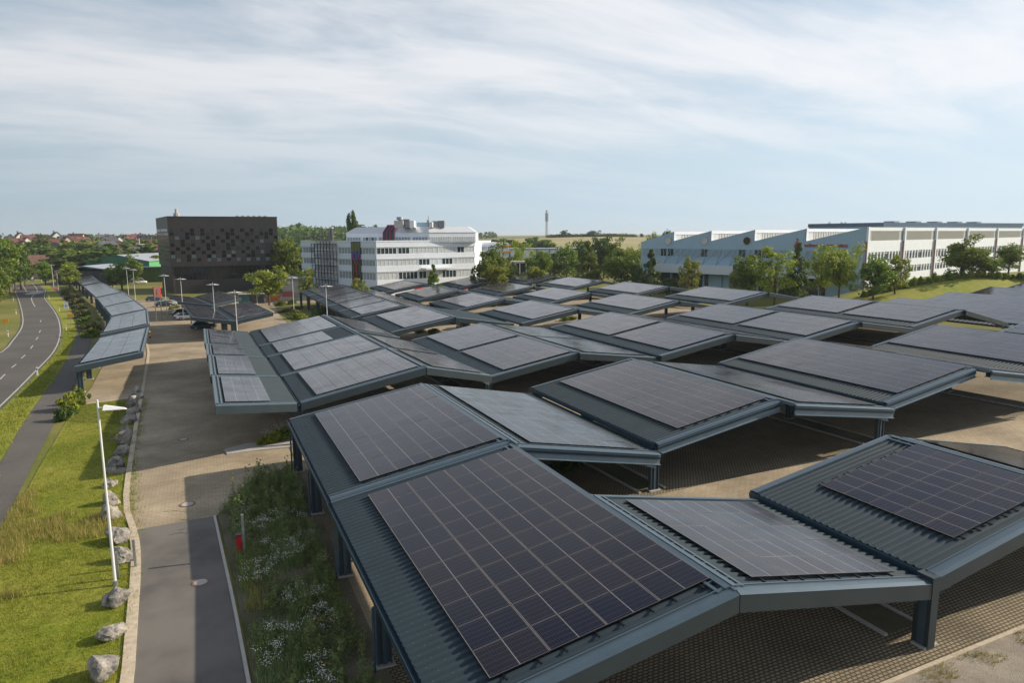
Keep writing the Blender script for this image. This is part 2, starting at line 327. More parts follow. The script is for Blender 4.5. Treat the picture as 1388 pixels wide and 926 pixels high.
def npmesh(name, V, Fq, mats, midx=None):   # fast quads / tris
    me = bpy.data.meshes.new(name); V = np.asarray(V, np.float32); Fq = np.asarray(Fq, np.int32); k = Fq.shape[1]
    me.vertices.add(len(V)); me.vertices.foreach_set('co', V.ravel())
    me.loops.add(Fq.size); me.loops.foreach_set('vertex_index', Fq.ravel())
    me.polygons.add(len(Fq)); me.polygons.foreach_set('loop_start', np.arange(0, Fq.size, k, dtype=np.int32))
    for x in mats: me.materials.append(MT[x])
    if midx is not None: me.polygons.foreach_set('material_index', np.asarray(midx, np.int32))
    me.update(calc_edges=True); return me
def tag(o, label, cat, group=None):
    o['label'] = label; o['category'] = cat
    if group: o['group'] = group
    return o
def thing(name, loc, label, cat, group=None, rz=0):
    o = bpy.data.objects.new(name, None); col.objects.link(o); o.location = loc; o.rotation_euler = (0, 0, rz); o.empty_display_size = .3
    return tag(o, label, cat, group)
def struct(o): o['kind'] = 'structure'; return o
def stuff(o): o['kind'] = 'stuff'; return o
ORD = ['first', 'second', 'third', 'fourth', 'fifth', 'sixth', 'seventh', 'eighth', 'ninth', 'tenth', 'eleventh', 'twelfth', 'thirteenth', 'fourteenth', 'fifteenth', 'sixteenth', 'seventeenth', 'eighteenth', 'nineteenth', 'twentieth']
def ordn(i):
    if i < 20: return ORD[i]
    t = {2: 'twenty', 3: 'thirty', 4: 'forty', 5: 'fifty', 6: 'sixty'}[(i+1)//10]
    return t.replace('ty', 'tieth') if (i+1) % 10 == 0 else t+'-'+ORD[(i+1) % 10-1]

# ------------------------------------------------------------------ ground sheets
def axis(a, b, s, lo, hi, k=1.18):
    c = list(np.arange(a, b+.01, s)); st = s; x = b
    while x < hi: st *= k; x += st; c.append(x)
    st = s; x = a
    while x > lo: st *= k; x -= st; c.insert(0, x)
    return np.array(c)
xs = axis(-60, 180, 3, -7000, 9000); ys = axis(-6, 195, 3, -900, 12000)
X, Y = np.meshgrid(xs, ys); Z = G(X, Y); nx, ny = len(xs), len(ys)
V = np.stack([X.ravel(), Y.ravel(), Z.ravel()], 1)
ii = (np.arange(ny-1)[:, None]*nx+np.arange(nx-1)[None]).ravel()
me = npmesh('ground', V, np.stack([ii, ii+1, ii+nx+1, ii+nx], 1), ['ground'])
struct(link('ground', me))
def resample(pl, n):
    pl = [Vector(p[:2]) for p in pl]; L = [0]
    for a, b in zip(pl, pl[1:]): L.append(L[-1]+(b-a).length)
    o = []
    for i in range(n):
        t = L[-1]*i/(n-1); k = max(j for j in range(len(L)) if L[j] <= t+1e-9); k = min(k, len(pl)-2)
        o.append(pl[k].lerp(pl[k+1], (t-L[k])/max(1e-9, L[k+1]-L[k])))
    return o
def smooth_pl(pl, it=2):
    pl = [Vector(p[:2]) for p in pl]
    for _ in range(it):
        o = [pl[0]]
        for a, b in zip(pl, pl[1:]): o += [a.lerp(b, .25), a.lerp(b, .75)]
        pl = o+[pl[-1]]
    return pl
def ribbon(name, L, Rr, mt, off=.04, n=40, k=4, thick=0):
    L, Rr = resample(L, n), resample(Rr, n); V = []
    for a, b in zip(L, Rr):
        for j in range(k+1):
            p = a.lerp(b, j/k); V.append((p.x, p.y, g(p.x, p.y)+off))
    fs = [(i*(k+1)+j, i*(k+1)+j+1, (i+1)*(k+1)+j+1, (i+1)*(k+1)+j) for i in range(n-1) for j in range(k)]
    if thick:
        m0 = len(V); V += [(x, y, z-thick-.05) for x, y, z in V]
        for i in range(n-1):
            for j in (0, k):
                a = i*(k+1)+j; b = a+k+1; fs.append((a, b, b+m0, a+m0))
        for i in (0, n-1):
            for j in range(k): a = i*(k+1)+j; fs.append((a, a+1, a+1+m0, a+m0))
    mb = MB(); mb.add(V, fs); return struct(mb.build(name, mt))
def hits(pl, h=0.): return [hit(x, y, h) for x, y in pl]
def offset(pl, d):
    o = []
    for i, p in enumerate(pl):
        a = pl[max(0, i-1)]; b = pl[min(len(pl)-1, i+1)]; t = (Vector(b[:2])-Vector(a[:2])).normalized()
        o.append(Vector(p[:2])+Vector((t.y, -t.x))*d)
    return o
# road on the left
rL = smooth_pl([(-44, 40), (-32, 70)]+[tuple(p[:2]) for p in hits([(0, 481), (12, 464.5), (24, 450), (28.5, 440), (28.5, 428), (24, 408), (19, 396), (16, 386), (20, 379.5), (34, 375.5), (52, 371.5)])])
rR = smooth_pl([(-15.5, 20), (-15.8, 45)]+[tuple(p[:2]) for p in hits([(0, 557), (30, 528), (55, 501), (76, 480), (84, 462), (85.5, 446), (81, 429), (71, 415), (60.5, 403), (64, 396), (62, 391), (50, 383), (48, 378), (62, 373.5)])])
ribbon('road', rL, rR, 'asphalt', .05, 160, 6)
def lane(name, pl, wd, mt='line', off=.058, n=60):
    return ribbon(name, offset(pl, -wd/2), offset(pl, wd/2), mt, off, n, 1)
lane('road_marking', offset(resample(rL, 80), .35), .16)
lane('road_marking', offset(resample(rR, 80), -.35), .16)
for a, b in [((16, 499), (22, 494.5)), ((29, 486.5), (34.5, 481.5)), ((41.5, 473), (44.7, 468.8)), ((48.6, 461.3), (51.4, 457.5)), ((53.2, 451.5), (55, 448.3)), ((54.8, 437), (55.3, 434.5)), ((0, 515), (7, 508)), ((24.6, 391.6), (25.3, 390.6)), ((22.3, 386.5), (22.9, 385.4)), ((21.2, 382.7), (21.7, 381.9))]:
    lane('road_marking', hits([a, b]), .15, n=3)
lane('road_marking', smooth_pl(hits([(36.5, 396.5), (31, 387), (28, 380.5), (31, 378.2), (40, 381), (46, 386.5), (51.8, 394), (48, 398), (42.5, 403), (43, 408), (47.5, 416)])), .2, n=60)
me_i = MB(); c_ = hit(44.5, 397.5)
me_i.prism([(c_.x+2.2*math.cos(t)*(1+.3*math.cos(t)), c_.y+7*math.sin(t)) for t in [i*math.pi/8 for i in range(16)]], c_.z-.1, c_.z+.12)
struct(me_i.build('traffic_island', 'concrete'))
# footway
pL = smooth_pl([(-12.4, 15), (-12.3, 35)]+[tuple(p[:2]) for p in hits([(0, 632), (30, 575), (55, 540), (84, 500), (100, 466), (105, 447), (103, 430), (93, 413), (80, 400), (74, 393), (66, 386), (55, 380)])])
pR = smooth_pl([(-9.9, 15), (-10, 30)]+[tuple(p[:2]) for p in hits([(0, 720), (35, 650), (60, 600), (82, 560), (100, 525), (110, 497), (124, 466), (124, 450), (114, 432), (97, 411), (86, 399), (81, 392), (74, 385), (63, 379)])])
ribbon('footpath', pL, pR, 'path', .045, 120, 3)
ribbon('crossing_surface', hits([(72, 392.4), (71, 390)]), hits([(83.5, 392.6), (80.5, 390)]), 'redpave', .07, 4, 3)
# driveway, kerb strip, paved yard
dL = [(-2.85, 4), (-2.85, 24), (-3.0, 27.5), (-3.2, 32.5), (-3.45, 36.0), (-3.75, 38)]
dR = [(.62, 4), (.6, 20), (.45, 24), (.3, 28), (.05, 33), (-.2, 38.2)]
ribbon('driveway', smooth_pl(dL, 1), smooth_pl(dR, 1), 'asphalt_new', .045, 40, 3)
yL = smooth_pl([(-3.75, 38), (-4.15, 40), (-4.55, 43), (-4.95, 52), (-5.5, 66), (-6.3, 89), (-7.2, 112), (-11, 150), (-16, 180), (-24, 215)], 1)
ribbon('kerb', offset(resample(smooth_pl(dL, 1), 40), -.4), smooth_pl(dL, 1), 'kerb', .10, 40, 1, .1)
ribbon('kerb', offset(resample(smooth_pl(dR, 1), 40), 0), offset(resample(smooth_pl(dR, 1), 40), .12), 'concrete', .10, 40, 1, .1)
ribbon('kerb', offset(resample(yL, 60), -.3), yL, 'kerb', .10, 60, 1, .1)
ribbon('paved_yard', yL[:], [(-.1, 38.0), (1.9, 43.5), (4.9, 45.4), (4.9, 52), (5, 66), (5, 89), (5, 112), (5, 150), (5, 180), (5, 215)], 'pave', .04, 90, 6)
ribbon('paved_yard', [(5, 44.0), (5, 215)], [(90, 44.0), (90, 215)], 'pave', .04, 60, 34)
ribbon('parking_bays', [(4.9, 13.6), (4.9, 44.0)], [(66, 13.2), (66, 44.0)], 'grid', .04, 16, 24)
ribbon('parking_bays', [(66, 5), (66, 44.0)], [(150, 5), (150, 44.0)], 'grid', .04, 16, 24)
ribbon('paved_lane', [(4.9, 22.6), (4.9, 29.6)], [(95, 22.6), (95, 29.6)], 'pave', .052, 6, 36)
Kb = [tuple(hit(px, py, 2.75)[:2]) for px, py in ((101.5, 497.7), (136, 453.7), (149.3, 430), (139.5, 417.5), (129.6, 405), (111, 388), (98.7, 378.2))]
ribbon('paved_bays', [(-11.4, 73.2)]+[(x+.9, y) for x, y in Kb[:1]]+[(x+.9, y) for x, y in Kb[1:2]]+[(x+.9, y) for x, y in Kb[4:]], [(-6.1, 74.5), (-6.4, 80), (-7.0, 105), (-12, 175), (-20, 228), (-28, 280)], 'pave', .038, 50, 4)
ribbon('kerb', [(-11.6, 73.0), (-6.2, 74.3)], [(-11.5, 73.2), (-6.1, 74.5)], 'kerb', .09, 4, 1, .1)
ribbon('gravel_area', [(.9, 4), (.9, 13.6)], [(66, -6), (66, 13.2)], 'gravel', .03, 8, 24)
ribbon('kerb', [(4.9, 13.45), (66, 13.05)], [(4.9, 13.6), (66, 13.2)], 'kerb', .09, 24, 1, .1)
ribbon('flower_bed', [(.9, 13.6), (.75, 20), (.6, 26), (.4, 31), (.15, 36), (.0, 38.4), (2.0, 43.6), (2.6, 44)], [(4.9, 13.6), (4.9, 20), (4.9, 26), (4.9, 31), (4.9, 36), (4.9, 38.4), (4.9, 43.8), (4.9, 44.8)], 'soil', .05, 24, 4)
ribbon('kerbed_island', hits([(304, 611), (330, 604), (398, 596)]), hits([(308, 617.5), (345, 613), (402, 607)]), 'concrete', .12, 10, 2, .1)
# verge lawns
ribbon('lawn', [(-9.6, 5), (-9.7, 38), (-10.4, 52), (-10.9, 66)], [(-3.35, 5), (-3.3, 30), (-4.9, 45), (-5.4, 62), (-6, 76)][:4], 'lawn', .035, 40, 4)
ribbon('lawn', offset(resample(rR, 60), .0)[6:], offset(resample(pL, 60), -.0)[6:], 'lawn', .03, 60, 3)
ribbon('lawn', [(86, 83.5), (160, 81)], [(86, 97), (160, 100)], 'lawn', .05, 30, 8)
# planting strips under the valley lines of the carport
for k, x in enumerate([22.0, 39.4, 56.8, 74.2, 91.6]):
    for (ya, yb) in ((15.2, 21.9), (30.2, 44.2), (54.5, 74.8), (85, 99), (111, 125), (135.5, 150)):
        if k == 0 and ya > 130 or (k > 2 and ya < 20): continue
        ribbon('planting_strip', [(x-.75, ya), (x-.75, yb)], [(x+.75, ya), (x+.75, yb)], 'soil', .06, 8, 1)
        ribbon('kerb', [(x-.9, ya), (x-.9, yb)], [(x-.75, ya), (x-.75, yb)], 'concrete', .12, 8, 1, .1)
        ribbon('kerb', [(x+.75, ya), (x+.75, yb)], [(x+.9, ya), (x+.9, yb)], 'concrete', .12, 8, 1, .1)
# wheat field on the hill, town slope
def polar(b, r): return (r*math.sin(rad(b)), r*math.cos(rad(b)))
ribbon('field', [polar(b, 430) for b in (26, 29, 33, 38, 43)], [polar(b, 820) for b in (22, 27, 33, 38, 43)], 'wheat', .3, 30, 14)

# ------------------------------------------------------------------ vegetation prototypes
def leaf_cloud(rs, centres, radii, n_per, size, flat=.75):
    n = len(centres)*n_per
    c = np.repeat(np.asarray(centres), n_per, 0); r = np.repeat(np.asarray(radii), n_per)[:, None]
    d = rs.normal(size=(n, 3)); d /= np.linalg.norm(d, axis=1, keepdims=True)
    rr = rs.uniform(.35, 1.06, (n, 1))**.6
    p = c+d*rr*r*np.array([1, 1, flat])
    # leaf facing: outwards with jitter
    nn = d+rs.normal(scale=.55, size=(n, 3)); nn /= np.linalg.norm(nn, axis=1, keepdims=True)
    a = np.cross(nn, rs.normal(size=(n, 3))); a /= np.linalg.norm(a, axis=1, keepdims=True); b = np.cross(nn, a)
    s = size*rs.uniform(.6, 1.3, (n, 1))
    V = np.stack([p-a*s-b*s*.5, p+a*s-b*s*.6, p+a*s*.8+b*s*.6, p-a*s*.9+b*s*.5], 1).reshape(-1, 3)
    return V, np.arange(len(V)).reshape(-1, 4)
def crown(name, kind, mt, seed, n=46, per=60, size=.075):
    rs = np.random.RandomState(seed); C = []; Rr = []
    for i in range(n):
        if kind == 'round':
            d = rs.normal(size=3); d /= np.linalg.norm(d); q = rs.uniform(.35, .8)
            c = d*q*np.array([1, 1, 1.05])*(1+.22*rs.normal())
            c[2] += 1.15; r = rs.uniform(.2, .36)
        elif kind == 'tall':
            h = rs.uniform(0, 1); wd = .42*math.sin(math.pi*min(1, .12+h*.86))**.7+.05; t = rs.uniform(0, 6.28)
            c = np.array([math.cos(t)*wd*rs.uniform(.3, 1), math.sin(t)*wd*rs.uniform(.3, 1), .2+h*2.1]); r = rs.uniform(.14, .26)
        elif kind == 'cone':
            h = rs.uniform(0, 1)**1.2; wd = .75*(1-h)+.04; t = rs.uniform(0, 6.28)
            c = np.array([math.cos(t)*wd*rs.uniform(.4, 1), math.sin(t)*wd*rs.uniform(.4, 1), .15+h*2.1]); r = .1+.2*(1-h)
        elif kind == 'open':
            t = rs.uniform(0, 6.28); h = rs.uniform(0, 1); wd = (.35+.55*math.sin(math.pi*(.15+.75*h)))*rs.uniform(.25, 1.05)
            c = np.array([math.cos(t)*wd, math.sin(t)*wd, .35+h*1.75]); r = rs.uniform(.14, .27)
        elif kind == 'bush':
            t = rs.uniform(0, 6.28); q = rs.uniform(0, .8)
            c = np.array([math.cos(t)*q, math.sin(t)*q, rs.uniform(.1, .75)*(1.1-q*.6)]); r = rs.uniform(.18, .34)
        C.append(c); Rr.append(r)
    V, Fq = leaf_cloud(rs, C, Rr, per, size)
    V[:, 2] = np.maximum(V[:, 2], 0.0)
    me = npmesh(name, V, Fq, [mt]); return me, C
def trunk_mesh(name, C, seed, top=1.5):
    rs = random.Random(seed); mb = MB(); mb.cyl((0, 0, -.9), (.02, .01, .5), .065, .045, 8); mb.cyl((.02, .01, .5), (0, .02, top), .045, .015, 6)
    for c in rs.sample(list(range(len(C))), 9):
        c = C[c]; b = rs.uniform(.1, .8)*min(1, c[2]); mb.cyl((0.01, .01, b), tuple(c), .022, .006, 5)
    me = mb.build(name, 'bark').data; return me
PRO = {}
def proto(key, kind, mt, seed, **k):
    me, C = crown('crown', kind, mt, seed, **k)
    tm = trunk_mesh('trunk', C, seed); o = [x for x in col.objects if x.data == tm][0]; bpy.data.objects.remove(o)
    PRO[key] = (me, tm)
for s_ in (1, 2, 3):
    proto('round%d' % s_, 'round', 'leaf', 10+s_, n=54, per=85, size=.05)
    proto('dark%d' % s_, 'round', 'leaf_d', 20+s_, n=50, per=80, size=.055)
    proto('open%d' % s_, 'open', 'leaf_y', 30+s_, n=60, per=55, size=.045)
    proto('far%d' % s_, 'round', 'leaf_d' if s_ != 2 else 'leaf', 40+s_, n=30, per=36, size=.11)
proto('bright1', 'round', 'leaf_y', 51, n=54, per=85, size=.05)
proto('tall1', 'tall', 'leaf_d', 61, n=50, per=60, size=.05)
proto('cone1', 'cone', 'leaf_d', 62, n=56, per=60, size=.055)
proto('cone2', 'cone', 'leaf', 63, n=56, per=60, size=.055)
BUSH = {k: crown('foliage', 'bush', mt, sd, n=22, per=70, size=.06)[0] for k, mt, sd in (('green', 'leaf', 71), ('bright', 'leaf_y', 72), ('dark', 'leaf_d', 73), ('brown', 'shrubbrown', 74))}
def tree(loc, width, height, key, label, group=None, trunk_frac=.22, name=None):
    cr, tm = PRO[key]; kind = 'tree'
    t = thing(name or ('conifer_tree' if key.startswith('cone') else 'poplar_tree' if key.startswith('tall') else 'broadleaf_tree'), loc, label, 'tree', group, random.random()*6.28)
    th = height*trunk_frac; ch = height-th; top = 2.2
    zs = ch/top; k = width*1.32/2/(.95 if not key.startswith('tall') else .5)
    c = link('crown', cr, t); c.scale = (k, k, zs); c.location = (0, 0, th)
    q = link('trunk', tm, t); q.scale = (k, k, max(zs, .3)); q.location = (0, 0, th)
    if th > .9*zs+.01:
        mb = MB(); mb.cyl((0, 0, -.2), (0, 0, th-.85*zs), .075*k, .065*k, 8); mb.build('trunk', 'bark', t).name = 'trunk_base'
    return t
def tree_px(x, ybase, ytop, wpx, d, key, label, group=None, tf=.2):
    p = P3(x, ybase, d); q = P3(x, ytop, d); z = min(g(p.x, p.y), p.z+1.0)
    return tree((p.x, p.y, z), wpx*d/F_PX, q.z-z, key, label, group, tf)
def bush(loc, wd, ht, key, label, group=None, name='shrub'):
    t = thing(name, loc, label, 'shrub', group, random.random()*6)
    o = link('foliage', BUSH[key], t); o.scale = (wd/2, wd/2, ht/1.0); return t
random.seed(7)

# ------------------------------------------------------------------ solar carport
def panel_mesh():
    mb = MB(); a = .04
    mb.add([(0, 0, a), (1, 0, a), (1, 1, a), (0, 1, a)], [(0, 1, 2, 3)], 0)
    mb.add([(0, 0, 0), (1, 0, 0), (1, 1, 0), (0, 1, 0), (0, 0, a), (1, 0, a), (1, 1, a), (0, 1, a)], [(0, 3, 2, 1), (0, 1, 5, 4), (1, 2, 6, 5), (2, 3, 7, 6), (3, 0, 4, 7)], 1)
    o = mb.build('solar_panel', ['panel', 'pframe']); me = o.data; bpy.data.objects.remove(o)
    uv = me.uv_layers.new(name='UVMap'); co = [(0, 0), (1, 0), (1, 1), (0, 1)]
    for i in range(4): uv.data[i].uv = co[i]
    for i in range(4, len(uv.data)): uv.data[i].uv = (.25, .3)
    return me
PANEL = panel_mesh()
class Plane:      # roof plane: u runs across (x, rising or falling), v along the row (y)
    def __init__(s, x0, z0, x1, z1, y0, y1, y0b=None, y1b=None, xs0=0., zs=0.):
        # corners, local to origin (x0,y0,ground)
        s.o = Vector((x0, y0, 0)); s.z0, s.z1 = z0, z1
        s.A = Vector((x0, y0, z0)); s.B = Vector((x1, y0b if y0b is not None else y0, z1))
        s.D = Vector((x0+xs0, y1, z0+zs)); s.C = Vector((x1+xs0, y1b if y1b is not None else y1, z1+zs))
    @classmethod
    def quad(c, A, B, C, D):
        s = c.__new__(c); s.A, s.B, s.C, s.D = map(Vector, (A, B, C, D)); return s
    def fin(s):
        s.Lu = ((s.B-s.A).length+(s.C-s.D).length)/2; s.Lv = ((s.D-s.A).length+(s.C-s.B).length)/2
        s.n = (s.B-s.A).cross(s.D-s.A).normalized()
        if s.n.z < 0: s.n = -s.n
        return s
    def p(s, u, v, h=0.):     # u,v in metres
        a, b = u/s.Lu, v/s.Lv
        return (s.A*(1-a)+s.B*a)*(1-b)+(s.D*(1-a)+s.C*a)*b+s.n*h
def rect_beam(mb, p, q, wd, dep, side, mi=0):
    # vertical-faced beam below the line p-q, width to one side (horizontal vector)
    p, q, s_ = Vector(p), Vector(q), Vector(side)*wd; dn = Vector((0, 0, -dep))
    vs = [p, q, q+s_, p+s_, p+dn, q+dn, q+s_+dn, p+s_+dn]
    mb.add(vs, [(0, 1, 2, 3), (7, 6, 5, 4), (0, 4, 5, 1), (1, 5, 6, 2), (2, 6, 7, 3), (3, 7, 4, 0)], mi)
def carport(pl, label, group, arrays, cols=(), low='A', style='panel', fascia=.55, ribs=.31, detail=2, rafters=True, gut=True, ridge=True, haunch='low', bothfascia=True):
    """arrays: (u0,u1,v0,v1,nu,nv) in metres; cols: list of (u, v)"""
    pl.fin(); base = Vector((pl.A.x, pl.A.y, g(pl.A.x, pl.A.y)))
    for c in (pl.A, pl.B, pl.C, pl.D): c -= base
    t = thing('solar_carport', base, label, 'carport', group)
    gz = lambda x, y: g(x+base.x, y+base.y)-base.z
    # roof sheet with ribs along u
    Lu, Lv = pl.Lu, pl.Lv; mb = MB(); pitch = ribs if detail > 1 else ribs*2
    prof = [(0, 0), (.30, 0), (.42, 1), (.68, 1), (.80, 0)]; n = max(1, int(round(Lv/pitch))); hh = .06
    vs = []; 
    for i in range(n):
        for a, h in prof: vs.append(((i+a)*Lv/n, h*hh))
    vs.append((Lv, 0)); V = []
    for v, h in vs: V += [pl.p(0, v, h), pl.p(Lu, v, h)]
    mb.add(V, [(2*i, 2*i+1, 2*i+3, 2*i+2) for i in range(len(vs)-1)])
    mb.add([pl.p(0, 0, -.05), pl.p(Lu, 0, -.05), pl.p(Lu, Lv, -.05), pl.p(0, Lv, -.05)], [(0, 3, 2, 1)])
    if detail > 2:
        for i in range(n):
            for u in ((.25, .8) if i % 2 else (.5,)):
                c = pl.p(u, (i+.55)*Lv/n, hh+.008); mb.obox(c, (.009, 0, 0), (0, .009, 0), (0, 0, .005), 1)
    mb.build('roof_sheet', ['roof', 'galvsteel'], t)
    # fascia beams at the two gable ends
    sy = (pl.D-pl.A).normalized(); sy.z = 0; sy.normalize()
    low0 = pl.A.z <= pl.B.z
    for end, v in (('near', 0.), ('far', Lv)):
        if end == 'far' and not bothfascia: continue
        s_ = -1 if end == 'near' else 1
        mb = MB(); a, b = pl.p(0, v, .02), pl.p(Lu, v, .02)
        if style == 'panel':
            rect_beam(mb, a, b, .16, fascia, sy*s_, 0)
        else:
            dn = Vector((0, 0, -1))
            rect_beam(mb, a, b, .10, .10, sy*s_, 0)
            rect_beam(mb, a+dn*.10, b+dn*.10, .05, .16, sy*s_, 1)
            rect_beam(mb, a+dn*.26, b+dn*.26, .12, .03, sy*s_, 0)
            rect_beam(mb, a+dn*.29, b+dn*.29, .03, .24, sy*s_, 3)
            rect_beam(mb, a+dn*.53, b+dn*.53, .14, .035, sy*s_, 3)
            rect_beam(mb, a+dn*.10, b+dn*.10, .13, .02, sy*s_, 3)
        mb.build('gable_beam', ['fascia' if style == 'panel' else 'flash', 'gutter', 'column', 'galvsteel'], t)
        if detail > 0:      # top flashing
            mb = MB(); e = .34
            q = [pl.p(0, v, .075), pl.p(Lu, v, .075), pl.p(Lu, v-s_*e, .075), pl.p(0, v-s_*e, .075)]
            q2 = [pl.p(0, v, .02)+sy*s_*.17, pl.p(Lu, v, .02)+sy*s_*.17]
            mb.add(q, [(0, 1, 2, 3)]); mb.add([q[0], q[1], q2[1], q2[0]], [(0, 1, 2, 3)])
            mb.add([q[3], q[2], q[2]-pl.n*.05, q[3]-pl.n*.05], [(0, 1, 2, 3)])
            if detail > 1:
                mb.beam(pl.p(0, v-s_*.30, .09), pl.p(Lu, v-s_*.30, .09), .05, .05, pl.n)
            if detail > 2:
                k = int(Lu/.9)
                for i in range(k):
                    for f in (.1,):
                        c = pl.p((i+.5)*Lu/k, v-s_*f, .085); mb.obox(c, (.009, 0, 0), (0, .009, 0), (0, 0, .005), 1)
            mb.build('flashing', ['flash', 'galvsteel'], t)
    # gutter on the low side, ridge cap on the high side
    ul, uh = (0., Lu) if low0 else (Lu, 0.)
    su = 1 if low0 else -1
    if gut:
        mb = MB(); a, b = pl.p(ul, 0), pl.p(ul, Lv); d = (pl.B-pl.A).normalized()*(-su); d.z = 0; d.normalize()
        rect_beam(mb, a+Vector((0, 0, .02)), b+Vector((0, 0, .02)), .015, .2, d*1.0)
        rect_beam(mb, a+d*.18+Vector((0, 0, .04)), b+d*.18+Vector((0, 0, .04)), .015, .2, d)
        rect_beam(mb, a+Vector((0, 0, -.16)), b+Vector((0, 0, -.16)), .19, .015, d)
        mb.build('gutter', 'gutter', t)
        if detail > 1:
            mb = MB(); rect_beam(mb, a-d*.15+Vector((0, 0, -.08)), b-d*.15+Vector((0, 0, -.08)), .12, .26, -d)
            mb.build('edge_purlin', 'column', t)
    if ridge:
        mb = MB()
        for k, wd, hh_ in ((.10, .20, .11), (.42, .10, .09)):
            u = uh-su*k; mb.beam(pl.p(u, .2, hh_), pl.p(u, Lv-.2, hh_), wd, .045, pl.n)
        d = (pl.B-pl.A).normalized()*su
        mb.beam(pl.p(uh, 0, .02), pl.p(uh, Lv, .02), .06, .16, pl.n)
        if detail > 1:
            k = int(Lv/.5)
            for i in range(k): mb.beam(pl.p(uh-su*.15, (i+.5)*Lv/k, .085), pl.p(uh-su*.5, (i+.5)*Lv/k, .085), .05, .04, pl.n)
        mb.build('ridge_flashing', 'flash', t)
    # rafters + columns
    for u, v in cols:
        c = pl.p(u, v); zb = gz(c.x, c.y); cd = .42 if detail > 1 else .35
        mb = MB(); zt = c.z-.12
        x, y = c.x, c.y
        mb.box((x-.06, y-.12, zb-.1), (x+.06, y+.12, zt))                       # web
        mb.box((x-.26, y-.13, zb-.1), (x-.22, y+.13, zt)); mb.box((x+.22, y-.13, zb-.1), (x+.26, y+.13, zt))
        mb.box((x-.22, y-.02, zb-.1), (x+.22, y+.02, zt))
        mb.box((x-.36, y-.25, zb), (x+.36, y+.25, zb+.10), 1)
        mb.build('column', ['column', 'concrete'], t)
    if rafters:
        vs_ = sorted(set(round(v, 2) for _, v in cols)) or [.3, Lv-.3]
        for v in vs_:
            mb = MB(); k = 8; pts = []
            for i in range(k+1):
                u = Lu*i/k; f = abs(u-ul)/Lu; dep = .32+.42*max(0, 1-f*2.6) if haunch == 'low' else .32+.3*f
                a = pl.p(u, v, -.08); pts.append((a, dep))
            for (a, d0), (b, d1) in zip(pts, pts[1:]):
                for s_ in (-.012, .012): mb.add([a+sy*s_, b+sy*s_, b+sy*s_-Vector((0, 0, d1)), a+sy*s_-Vector((0, 0, d0))], [(0, 1, 2, 3)])
                for e0, e1 in ((0, 0), (d0, d1)):
                    mb.obox((a+b)/2-Vector((0, 0, (e0+e1)/2)), ((b-Vector((0, 0, e1)))-(a-Vector((0, 0, e0))))/2, sy*.1, Vector((0, 0, .012)))
            mb.build('rafter', 'column', t)
        if detail > 0 and Lu > 4:
            mb = MB()
            for u in (Lu*.3, Lu*.55, Lu*.8): mb.beam(pl.p(u, .1, -.16), pl.p(u, Lv-.1, -.16), .06, .14, pl.n)
            mb.build('purlin', 'column', t)
    # solar panels
    for (u0, u1, v0, v1, nu, nv) in arrays:
        pu, pv = (u1-u0)/nu, (v1-v0)/nv
        if detail > 0:
            mb = MB()
            for i in range(nu):
                for f in (.22, .78): mb.beam(pl.p(u0+(i+f)*pu, v0-.22, .075), pl.p(u0+(i+f)*pu, v1+.22, .075), .05, .05, pl.n)
            mb.build('mounting_rail', 'pframe', t)
        for i in range(nu):
            for j in range(nv):
                a = pl.p(u0+i*pu, v0+j*pv, .11); b = pl.p(u0+(i+1)*pu, v0+j*pv, .11); d = pl.p(u0+i*pu, v0+(j+1)*pv, .11)
                ex = b-a; ey = d-a; nz = ex.cross(ey).normalized()
                if nz.z < 0: nz = -nz
                lx, ly = ex.length, ey.length; ex.normalize(); ey2 = nz.cross(ex)
                if abs(ex.dot(ey))/(ex.length*ey.length) > .012:
                    q = []
                    for h in (0, .04):
                        for fu, fv in ((.012, .012), (.988, .012), (.988, .988), (.012, .988)): q.append(pl.p(u0+(i+fu)*pu, v0+(j+fv)*pv, .11+h)-a)
                    mb = MB(); mb.add(q[4:], [(0, 1, 2, 3)], 0); mb.add(q, [(0, 3, 2, 1), (0, 1, 5, 4), (1, 2, 6, 5), (2, 3, 7, 6), (3, 0, 4, 7)], 1)
                    o = mb.build('solar_panel', ['panel', 'pframe'], t); uvl = o.data.uv_layers.new(name='UVMap')
                    for ii_, c_ in enumerate(((0, 0), (1, 0), (1, 1), (0, 1))): uvl.data[ii_].uv = c_
                    for ii_ in range(4, len(uvl.data)): uvl.data[ii_].uv = (.25, .3)
                    o.location = a; continue
                o = link('solar_panel', PANEL, t)
                mm = Matrix((ex, ey2, nz)).transposed().to_4x4(); mm = mm @ Matrix.Rotation(random.gauss(0, .0022), 4, 'X') @ Matrix.Rotation(random.gauss(0, .0022), 4, 'Y'); mm.translation = (a if ey2.dot(ey) > 0 else d)+ex*.01*lx
                o.matrix_basis = mm @ Matrix.Diagonal((lx*.985, ly*.982, 1, 1))
    return t
def pipe(t, x, y, z1, z0):
    mb = MB(); mb.cyl((x, y, z0), (x, y, z1), .05, .05, 8); mb.cyl((x, y, z1), (x+.25, y, z1+.1), .05, .05, 8); return mb.build('downpipe', 'column', t)
XV = [4.6+17.4*k for k in range(9)]; W = 8.7; RISE = 1.5
GRP = 'solar carport bays of the car park'
sn = ['leftmost', 'second from left', 'third from left', 'fourth from left', 'fifth from left']
def up(x, zb, y0, y1, label, arr, cols, **k): 
    return carport(Plane(x, zb, x+W, zb+RISE, y0, y1), label, GRP, arr, cols, **k)
def down(x, zb, y0, y1, label, arr, cols=(), zend=None, **k):   # x = valley of the rising bay before it
    return carport(Plane(x+W+.02, zb+RISE, x+2*W-.35, (zend if zend is not None else zb)-.05, y0, y1), label, GRP, arr, cols, **k)
LU = math.hypot(W, RISE)
A4 = (1.5, 8.62)       # panel band across the slope
